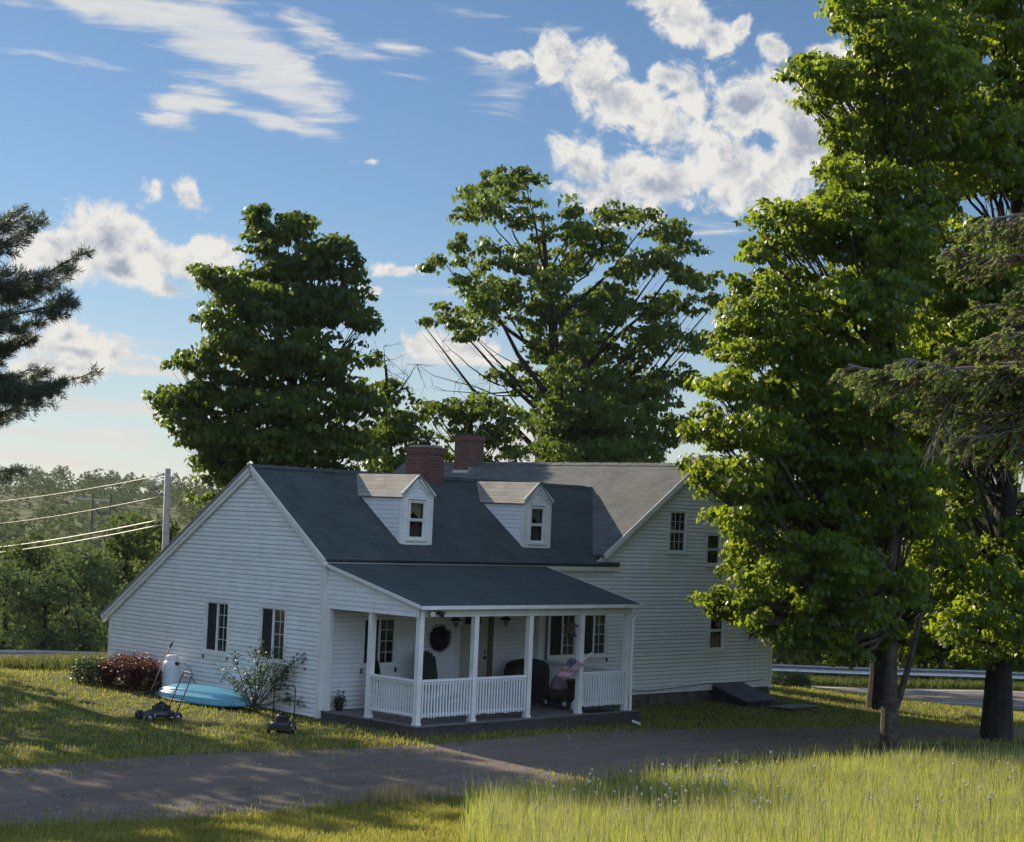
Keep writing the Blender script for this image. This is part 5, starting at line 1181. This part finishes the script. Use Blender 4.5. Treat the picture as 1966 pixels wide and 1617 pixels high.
def upole():
    X = 316; D = 66; g = grd(X, D); tp = atd(322,900,D); root = empty('utility_pole', g, label='grey wooden utility pole rising behind the gable roof', cat='utility pole')
    b = MB(); b.tube([(g[0],g[1],g[2]-.2), tp], [.17,.115], 12); b.build('pole', mat('grey_pole_wood',(.44,.42,.38),.9,(.34,.32,.29),6), root)
    i_ = MB()
    for Y in (911,950,996): q = atd(318,Y,D); i_.box(q-np.array([.03,.03,.05]), q+np.array([.16,.16,.05]))
    i_.build('bracket', BLACK, root)
    WIRE = mat('pale_wire', (.45,.45,.40), .5, metal=.3)  # even pale metallic colour for every wire
    for k,(Y0,X1,Y1,r,lb) in enumerate([(911,-60,968,.014,'highest thin wire'),(951,-40,1009,.014,'second thin wire'),(996,-60,1057,.028,'upper of the two thick cables'),(1006,-60,1067,.026,'lowest thick cable')]):
        a = atd(318,Y0,D); e = atd(X1,Y1,D+26)
        pts = [a*(1-t)+e*t-np.array([0,0,.35*4*t*(1-t)*.4]) for t in np.linspace(0,1,14)]
        w_ = MB(); w_.tube(pts, r, 5); tag(w_.build('overhead_wire', WIRE), lb+' running from the utility pole to the left', 'wire', 'overhead wires')
    X,Y,D = 195,985,190; g = grd(X,D); root = empty('crossarm_pole', g, label='distant two legged power pole with a crossarm among the trees', cat='utility pole'); GW_ = mat('dark_pole_wood',(.06,.055,.05),.9)
    for XX in (178,212): a = atd(XX,958,D); b = MB(); b.tube([(a[0],a[1],g[2]), a+np.array([0,0,.6])],[.16,.13],8); b.build('leg', GW_, root)
    b = MB(); b.bar(atd(147,957,D),atd(212,961,D),.2,.22); b.build('crossarm', mat('pale_crossarm',(.35,.34,.30),.8), root)
    for XX in (182,218): b = MB(); q = atd(XX,975,D); b.bar(q,q+RT*.9-np.array([0,0,1.0]),.16,.16); b.build('brace', GW_, root)
upole()

# ------------------------------------------------------------------ things on the lawn
def mower(name, X, Y, rz, label, low):
    g = gp(X, Y); root = empty(name, g, rz, label=label, cat='lawn mower', group='push lawn mowers'); L = dict(local=True)
    z0 = .10
    d = MB(); n = 24; prof = [(.255,.08),(.27,.12),(.26,.19),(.20,.22),(.0,.225)]
    for (r0,h0),(r1,h1_) in zip(prof,prof[1:]):
        for k in range(n):
            f = lambda r,h,k: (r*1.15*math.cos(6.2832*k/n), r*.95*math.sin(6.2832*k/n), h)
            d.face([f(r0,h0,k),f(r0,h0,k+1),f(r1,h1_,k+1),f(r1,h1_,k)], smooth=True)
    d.box((-.36,-.20,.09),(.33,.20,.17)); d.build('deck', BLACKP, root, **L)
    e = MB(); e.lathe([(.13,.21),(.135,.27),(.12,.33),(.085,.355),(.0,.36)], (.03,0,0), 18); e.box((-.13,-.12,.215),(.02,.10,.30)); e.box((.08,-.13,.23),(.19,.0,.31)); e.tube([(.03,0,.36),(.03,0,.39)],[.05,.045],12); e.build('engine', BLACK, root, **L)
    q = MB(); q.box((-.34,-.206,.105),(-.05,-.2015,.155)); q.build('sticker', mat('grey_label',(.30,.30,.33),.5), root, **L)
    q = MB(); q.box((.06,-.206,.11),(.17,-.2015,.15)); q.build('sticker', mat('white_label',(.6,.6,.62),.5), root, **L)
    for (x,y,r) in ((-.33,-.24,.10),(-.33,.24,.10),(.31,-.24,.09),(.31,.24,.09)):
        t = MB(); t.lathe([(.0,-.02),(r*.55,-.022),(r*.6,-.03),(r,-.026),(r*1.02,0),(r,.026),(r*.6,.03),(r*.55,.022),(.0,.02)], (x,y,r), 18, axis='y'); wb = t.build('wheel', BLACKP, root, **L)
        t = MB(); t.lathe([(.0,-.034),(.03,-.034),(.035,-.02)], (x,y,r), 10, axis='y'); t.build('hub', mat('grey_hub',(.35,.35,.36),.5), wb, **L)
    h = MB(); w_ = .215; tz = .98 if not low else .90; tx = .62 if not low else .30; bx = .28
    h.tube([(bx,-w_,.14),(bx+(tx-bx)*.45,-w_,.5),(tx-.02,-w_,tz-.05),(tx,-w_+.04,tz),(tx,w_-.04,tz),(tx-.02,w_,tz-.05),(bx+(tx-bx)*.45,w_,.5),(bx,w_,.14)], .0125, 8)
    h.tube([(tx-.05,-w_,tz-.13),(tx-.02,-w_+.05,tz-.07),(tx-.02,w_-.05,tz-.07),(tx-.05,w_,tz-.13)], .006, 6); h.build('handle', BLACK, root, **L)
    c = MB(); c.tube([(.03,.1,.33),(.30,.20,.40),(tx-.1,.20,tz-.25)], .006, 5); c.build('control_cable', BLACK, root, **L)
    return root
mower('lawn_mower', 305, 1383, math.radians(-8), 'black push mower standing on the lawn left of the blue kayak bow', False)
mower('lawn_mower', 541, 1405, math.radians(48), 'black push mower with upright handle on the lawn in front of the rose bush', True)
def kayak():
    a = atd(314,1340,38.0); b_ = atd(500,1345,37.4); a = np.array([-1.0,4.45,0]); b_ = np.array([-.62,1.75,0]); c = (a+b_)/2; z = h1(c[0],c[1]); L = np.linalg.norm(a-b_)+.25
    root = empty('kayak', (c[0],c[1],z+.02), math.atan2(b_[1]-a[1],b_[0]-a[0]), label='light blue plastic kayak lying upside down on the grass along the gable wall', cat='kayak')
    k = MB(); n, m_ = 30, 22; rows = []
    for i in range(n+1):
        t = -1+2*i/n; wd = .37*max(0,(1-abs(t)**2.6))**.62+.004; ht = .30*max(0,1-abs(t)**3.5)**.5+.02; row = []
        for j in range(m_+1):
            s = -1+2*j/m_; a_ = s*math.pi*.5; y = wd*math.sin(a_); zz = ht*max(0,math.cos(a_))**.65
            rid = .05*(math.exp(-((s)/.05)**2)-.9*math.exp(-((abs(s)-.23)/.06)**2)+.8*math.exp(-((abs(s)-.42)/.07)**2)-.9*math.exp(-((abs(s)-.64)/.05)**2))*(1-t*t)
            row.append((t*L/2, y, zz+rid*1.2+ .06*abs(t)**4))
        rows.append(row)
    for i in range(n):
        for j in range(m_): k.face([rows[i][j],rows[i+1][j],rows[i+1][j+1],rows[i][j+1]], smooth=True)
    KB = mat('light_blue_plastic', (.09,.29,.41), .18, (.12,.35,.47), 2, spec=.6); hull = k.build('hull', KB, root, local=True)
    r = MB()
    for s in (-1,1): r.tube([(x_*L/2, s*(.375*max(0,(1-abs(x_)**2.6))**.62+.004), .02+.06*abs(x_)**4) for x_ in np.linspace(-.995,.995,26)], .016, 6)
    r.build('rim', mat('blue_rim', (.05,.22,.38), .4), root, local=True)
    h = MB()
    for s in (-1,1): h.tube([(s*(L/2-.02),-.04,.06),(s*(L/2+.05),0,.05),(s*(L/2-.02),.04,.06)], .012, 6)
    h.build('grab_handle', BLACK, root, local=True)
kayak()
def tank():
    y = 5.0; x = -.42; z = h1(x,y); root = empty('propane_tank', (x,y,z), label='white upright propane tank against the gable wall behind the kayak', cat='gas tank')
    b = MB(); b.lathe([(.20,.0),(.21,.08),(.24,.14),(.245,.20),(.245,.82),(.235,.90),(.19,.97),(.12,1.0),(0,1.0)], (0,0,0), 28); b.lathe([(.2485,.50),(.2485,.53)],(0,0,0),28); b.build('tank_body', mat('white_tank_paint',(.62,.65,.68),.35,(.52,.55,.58),3), root, local=True)
    c = MB(); c.lathe([(.15,.98),(.16,1.02),(.16,1.13),(.13,1.16),(0,1.17)], (0,0,0), 20); c.build('valve_cap', TRIM, root, local=True)
    r = MB(); r.lathe([(0,-.05),(.05,-.05),(.05,.03),(0,.03)], (-.02,-.26,.92), 12, axis='y'); r.build('regulator', BLACK, root, local=True)
    root.scale = (.90,.90,.74)
    h = MB(); h.tube([(-.02,-.27,.93),(.1,-.42,.95),(.22,-.52,.8),(.30,-.55,.45),(.42,-.5,.3)], .012, 6); h.build('gas_hose', mat('grey_hose',(.2,.2,.2),.6), root, local=True)
tank()
def shovel():
    a = np.array(onz(303,1306,.62)); X0,Y0 = 302,1308; D0 = 39.6; b = atd(302,1306,D0); t = atd(330,1235,D0+.35); root = empty('long_handled_tool', (b[0],b[1],h1(b[0],b[1])), label='wooden pole with a black grip leaning beside the propane tank', cat='garden tool')
    low = b-(t-b)*.55; low[2] = max(low[2], h1(low[0],low[1])+.05)
    h = MB(); h.tube([low,t],[.014,.013],8); h.build('shaft', mat('worn_wood_handle',(.22,.16,.12),.7), root)
    g = MB(); d = (t-b)/np.linalg.norm(t-b); g.tube([t-d*.12,t,t+d*.06],[.02,.024,.014],10); g.build('grip', BLACK, root)
    r = MB(); r.obox(low+np.array([0,0,-.02]),(.09,-.09,0),(.01,.01,0),(0,0,.09)); r.build('blade', BLACK, root)
shovel()

# ------------------------------------------------------------------ things on the porch
def adirondack(x, y, rz):
    root = empty('lawn_chair', (x,y,0), rz, label='dark green fan back garden chair on the porch below the wreath', cat='chair')
    L = dict(local=True); s = MB()
    for k in range(6): yy = -.28+.095*k; s.obox((0,yy,.37-.10*(yy+.28)/.5*.9),(.25,0,0),(0,.043,-.008),(0,0,.01))
    s.build('seat', GREENP, root, **L)
    for k in range(7):
        u = (k-3)/3; q = MB(); b0_ = np.array([u*.20,.26,.30]); top = np.array([u*.34,.52,1.02+.20*math.cos(u*1.25)]); q.bar(b0_,top,.085,.018,up=(0,1,.3)); e = top+(top-b0_)/np.linalg.norm(top-b0_)*0.0; q.lathe([(.0,-.009),(.043,-.009),(.043,.009),(0,.009)], tuple(e), 10, axis='y'); q.build('back_slat', GREENP, root, **L)
    c = MB(); c.bar((-.32,.40,.70),(.32,.40,.70),.03,.05); c.bar((-.3,.30,.42),(.3,.30,.42),.03,.05); c.build('cross_rail', GREENP, root, **L)
    for sx in (-1,1):
        q = MB(); q.obox((sx*.33,-.02,.56),(.06,0,0),(0,.36,0),(0,0,.011)); q.build('arm', GREENP, root, **L)
        q = MB(); q.bar((sx*.29,-.30,0),(sx*.29,-.30,.55),.03,.08); q.build('leg', GREENP, root, **L)
        q = MB(); q.bar((sx*.27,-.34,.34),(sx*.27,.52,.04),.03,.10); q.build('leg', GREENP, root, **L)
adirondack(2.75, -.95, math.radians(12))
w_ = MB(); rg = r_(101)
ang = np.linspace(0,2*math.pi,29); w_.tube([(3.40+.215*math.cos(a), -.075, 1.48+.215*math.sin(a)) for a in ang], .055, 8)
w_.lathe([(0,-.03),(.17,-.03),(.17,-.025),(0,-.025)], (3.40,-.02,1.48), 20, axis='y')
root = empty('wreath', (3.4,-.05,1.48), label='round dark wreath hanging on the porch wall left of the door', cat='wreath'); w_.build('wreath_ring', mat('dark_dried_leaves',(.03,.028,.035),.9,(.05,.035,.04),20), root)
pp = np.stack([3.4+.235*np.cos(ang2:=rg.uniform(0,6.28,1400)), -.08+rg.normal(0,.03,1400), 1.48+.235*np.sin(ang2)],1)+rg.normal(0,.035,(1400,3)); V,F,rn = leaves(pp,.05,rg); np_mesh('wreath_leaves',V,F,leaf_mat('dark_wreath_leaf',(.015,.014,.02),(.05,.04,.05),(.03,.02,.03),.2),rnd=rn,parent=root)
s_ = MB(); s_.box((4.22,-.05,1.80),(4.72,-.03,1.97)); s_.build('p',BLACK).name = 'door_plaque'; tag(bpy.data.objects['door_plaque'],'small black plaque hanging near the top of the porch door','plaque')
def potted_evergreen():
    x,y = 1.20,-.45; root = empty('potted_evergreen', (x,y,0), label='slim dark green evergreen in a black pot under the left porch window', cat='plant')
    b = MB(); b.lathe([(0,0),(.13,0),(.16,.24),(.15,.24),(0,.22)], (x,y,0), 18); b.build('pot', BLACK, root)
    b = MB(); b.tube([(x,y,.2),(x,y,1.0)], .015, 6); b.build('stem', BARKD, root)
    rg = r_(120); n = 2600; z = rg.uniform(0,1,n); a = rg.uniform(0,6.28,n); r = .17*(1-z)**.6*(.5+.5*rg.uniform(0,1,n)); V,F,rn = leaves(np.stack([x+r*np.cos(a),y+r*np.sin(a),.22+.86*z],1),.05,rg,-.3); np_mesh('foliage',V,F,leaf_mat('dark_evergreen',(.008,.022,.010),(.022,.05,.024),(.02,.05,.02),.2),rnd=rn,parent=root)
potted_evergreen()
def grill():
    x,y = 5.62,-.75; root = empty('covered_grill', (x,y,0), label='barbecue grill under a black cover behind the porch railing', cat='grill'); b = MB(); n = 28
    pr_ = [(1.04,0.03),(1.0,.35),(1.0,.75),(.92,.90),(.7,.98),(.3,1.02),(0,1.03)]
    for (r0,h0),(r1,h1_) in zip(pr_,pr_[1:]):
        for k in range(n):
            f = lambda r,h,k: (x+.60*r*math.copysign(abs(math.cos(6.2832*k/n))**.5,math.cos(6.2832*k/n)), y+.30*r*math.copysign(abs(math.sin(6.2832*k/n))**.5,math.sin(6.2832*k/n))*(1+.03*math.cos(k*3)), h)
            b.face([f(r0,h0,k),f(r0,h0,k+1),f(r1,h1_,k+1),f(r1,h1_,k)], smooth=True)
    b.build('cover', mat('black_vinyl_cover',(.014,.014,.016),.5,bump=.3,bscale=12), root)
    for sx in (-.5,.5):
        t = MB(); t.lathe([(0,-.02),(.045,-.02),(.09,-.025),(.09,.025),(0,.02)], (x+sx,y-.24,.09), 14, axis='y'); t.build('wheel', BLACKP, root)
grill()
def wagon():
    x,y = 5.62,-2.0; root = empty('garden_wagon', (x,y,0), label='low garden wagon with white hubbed wheels in the porch opening', cat='wagon'); WD = mat('dark_stained_wood',(.07,.045,.03),.8,(.04,.028,.02),8)
    b = MB(); b.box((x-.48,y-.24,.26),(x+.48,y+.24,.29)); b.box((x-.48,y-.25,.30),(x+.48,y-.22,.36)); b.box((x-.48,y-.25,.40),(x+.48,y-.22,.46)); b.box((x-.48,y+.22,.29),(x+.48,y+.25,.46)); b.box((x-.50,y-.22,.29),(x-.47,y+.22,.46)); b.box((x+.47,y-.22,.29),(x+.50,y+.22,.46)); b.build('wagon_box', WD, root)
    c = MB(); c.bar((x-.34,y-.27,.13),(x-.34,y+.27,.13),.02,.02); c.bar((x+.34,y-.27,.13),(x+.34,y+.27,.13),.02,.02); c.box((x-.4,y-.05,.13),(x+.4,y+.05,.25)); c.build('axle_frame', BLACK, root)
    for (a,b_) in ((-.34,-.29),(.34,-.29),(-.34,.29),(.34,.29)):
        t = MB(); t.lathe([(.05,-.02),(.08,-.035),(.125,-.03),(.13,0),(.125,.03),(.08,.035),(.05,.02)], (x+a,y+b_,.13), 20, axis='y'); wh = t.build('wheel', BLACKP, root)
        t = MB(); t.lathe([(.0,-.03),(.02,-.03),(.022,-.022),(.062,-.022),(.062,.022),(.0,.022)], (x+a,y+b_,.13), 16, axis='y'); t.build('hub', TRIM, wh)
    h = MB(); h.tube([(x-.5,y,.2),(x-.62,y,.5),(x-.66,y,.75)], .012, 6); h.tube([(x-.66,y-.06,.75),(x-.66,y+.06,.75)], .014, 6); h.build('handle', BLACK, root)
    CARD = mat('grey_brown_bag',(.20,.17,.16),.8,(.12,.10,.10),7,bump=.6,bscale=6)
    s = MB(); n = 20
    pr_ = [(.9,.30),(1.05,.42),(1.0,.56),(.8,.66),(.45,.72),(0,.73)]
    for (r0,h0),(r1,h1_) in zip(pr_,pr_[1:]):
        for k in range(n):
            f = lambda r,h,k: (x-.22+.22*r*math.cos(6.2832*k/n)*(1+.08*math.sin(k*2.1)), y+.17*r*math.sin(6.2832*k/n), h+.02*math.sin(k*1.3))
            s.face([f(r0,h0,k),f(r0,h0,k+1),f(r1,h1_,k+1),f(r1,h1_,k)], smooth=True)
    tag(s.build('soft_bag', CARD), 'grey brown bag heaped in the left half of the garden wagon', 'bag')
    s = MB()
    for (r0,h0),(r1,h1_) in zip([(0,.305),(.17,.305),(.20,.62),(.21,.62),(.21,.64)],[(.17,.305),(.20,.62),(.21,.62),(.21,.64),(.19,.64)]): s.lathe([(r0,h0),(r1,h1_)], (x+.24,y,0), 20)
    s.lathe([(0,.60),(.19,.60)],(x+.24,y,0),20,mi=1)
    tag(s.build('planter_pot', [mat('olive_brown_pot',(.11,.09,.04),.8), mat('potting_soil',(.03,.02,.015),.95)]), 'olive brown pot standing in the right half of the garden wagon', 'pot')
wagon()
def flag():
    """striped flag with a star canton, draped on a short slanting staff fixed to the porch post"""
    c0 = np.array([5.04,PY-.02,1.0]); root = empty('flag', tuple(c0), label='red and white striped flag with a dark blue canton drooping by the porch opening', cat='flag')
    tip = np.array([5.16,PY-.20,1.34]); c0 = np.array([4.95,PY-.07,1.12]); st = MB(); st.tube([c0-(tip-c0)*.25, tip+(tip-c0)*.1],[.012,.012],8); st.lathe([(0,-.02),(.022,0),(0,.02)],tuple(tip+(tip-c0)*.12),10); st.build('staff', TRIM, root)
    N, M_ = 26, 36; RED = mat('flag_red',(.20,.02,.03),.8); WHT = mat('flag_white',(.46,.43,.44),.8); NAV = mat('flag_navy',(.015,.02,.06),.8)
    s = MB(); W_, Hh = .52, .36
    hd_ = np.array([.62,-.42,-.35]); hd_ /= np.linalg.norm(hd_); tp0 = np.array([4.66,PY-.05,1.27])
    def P(u,v):
        fold = .03*math.sin(u*15+v*3)*(.25+u)
        dirv = np.array([-.42,.34,-.80]); dirv /= np.linalg.norm(dirv); return tp0+hd_*v*Hh*(1-.35*u)+dirv*u*W_+np.array([-.7,-.7,0])*(fold+.05)
    for i in range(M_):
        for j in range(N):
            u0,u1,v0,v1 = i/M_,(i+1)/M_,j/N,(j+1)/N; can = u0 < .4 and v0 < 7/13; mi = 2 if can else (0 if int(v0*13+1e-6)%2==0 else 1)
            s.face([P(u0,v0),P(u1,v0),P(u1,v1),P(u0,v1)], smooth=True, mi=mi)
    cl = s.build('cloth', [RED,WHT,NAV], root)
    k = MB()
    for a in range(6):
        for b_ in range(4):
            u,v = .035+a*.065,.06+b_*.125; p = P(u,v)+np.array([-.002,-.004,0]); e1 = (P(u+.01,v)-P(u,v)); e1/=np.linalg.norm(e1); e2 = (P(u,v+.01)-P(u,v)); e2/=np.linalg.norm(e2)
            star = []
            for q in range(10): r = .012 if q%2==0 else .005; t = q*math.pi/5; star.append(p+e1*r*math.sin(t)-e2*r*math.cos(t))
            k.face(star)
    k.build('stars', WHT, cl)
flag()
j = MB(); jx,jy = 5.45,-2.45; j.lathe([(0,0),(.07,0),(.075,.02),(.075,.16),(.03,.21),(.025,.24),(.0,.24)], (jx,jy,0), 16); j.tube([(jx+.03,jy,.21),(jx+.075,jy,.19),(jx+.07,jy,.12)],.009,6); o = j.build('water_jug', mat('white_plastic_jug',(.6,.62,.66),.4)); tag(o,'small white plastic jug on the porch floor in front of the wagon','jug')
f = MB(); fx_,fy = 4.75,PY+.02; f.tube([(fx_,fy,2.2),(fx_,fy,2.06)],.004,5); f.lathe([(0,2.06),(.03,2.05),(.15,1.96),(.155,1.94),(.0,1.945)],(fx_,fy,0),18); f.lathe([(.07,1.945),(.085,1.80),(.085,1.74),(0,1.74)],(fx_,fy,0),16); f.lathe([(.13,1.74),(.13,1.72),(0,1.72)],(fx_,fy,0),18); tag(f.build('bird_feeder', mat('dark_brown_metal',(.05,.035,.03),.6)),'round dark brown bird feeder hanging from the porch beam','bird feeder')
m_ = MB(); m_.box((5.30,-3.05,.002),(6.15,-2.62,.014)); tag(m_.build('door_mat', mat('dark_rubber_mat',(.02,.02,.02),.95,bump=.5,bscale=80)),'dark rubber mat on the porch floor at the opening','mat')
pl = MB(); rg = r_(110)
root = empty('potted_plant', (.42,-.18,0), label='small dark potted plant on the porch floor by the left corner', cat='plant'); pl.lathe([(0,0),(.07,0),(.09,.12),(.085,.12),(0,.11)], (.42,-.18,0), 14); pl.build('pot', BLACK, root); pp = np.array([.42,-.18,.2])+rg.normal(0,1,(260,3))*np.array([.06,.06,.07]); V,F,rn = leaves(pp,.06,rg); np_mesh('foliage',V,F,ROSEL,rnd=rn,parent=root)

# ------------------------------------------------------------------ air
hz = MB(); _x0,_y0,_z0 = V_ext.min(0)-3; _x1,_y1,_ = V_ext.max(0)+3; hz.box((_x0,_y0,_z0+2),(_x1,_y1,27))
HM = bpy.data.materials.new('thin_haze'); HM.use_nodes = True; t_h = NT(HM.node_tree); t_h.n.clear()
pv = t_h.new('ShaderNodeVolumePrincipled'); pv.inputs['Color'].default_value = (.86,.92,1,1); pv.inputs['Density'].default_value = .00006; pv.inputs['Anisotropy'].default_value = .35
ho = t_h.new('ShaderNodeOutputMaterial'); t_h.l.new(pv.outputs[0], ho.inputs['Volume'])
tag(hz.build('haze', HM), 'thin pale haze in the air over the valley', 'haze', kind='stuff')
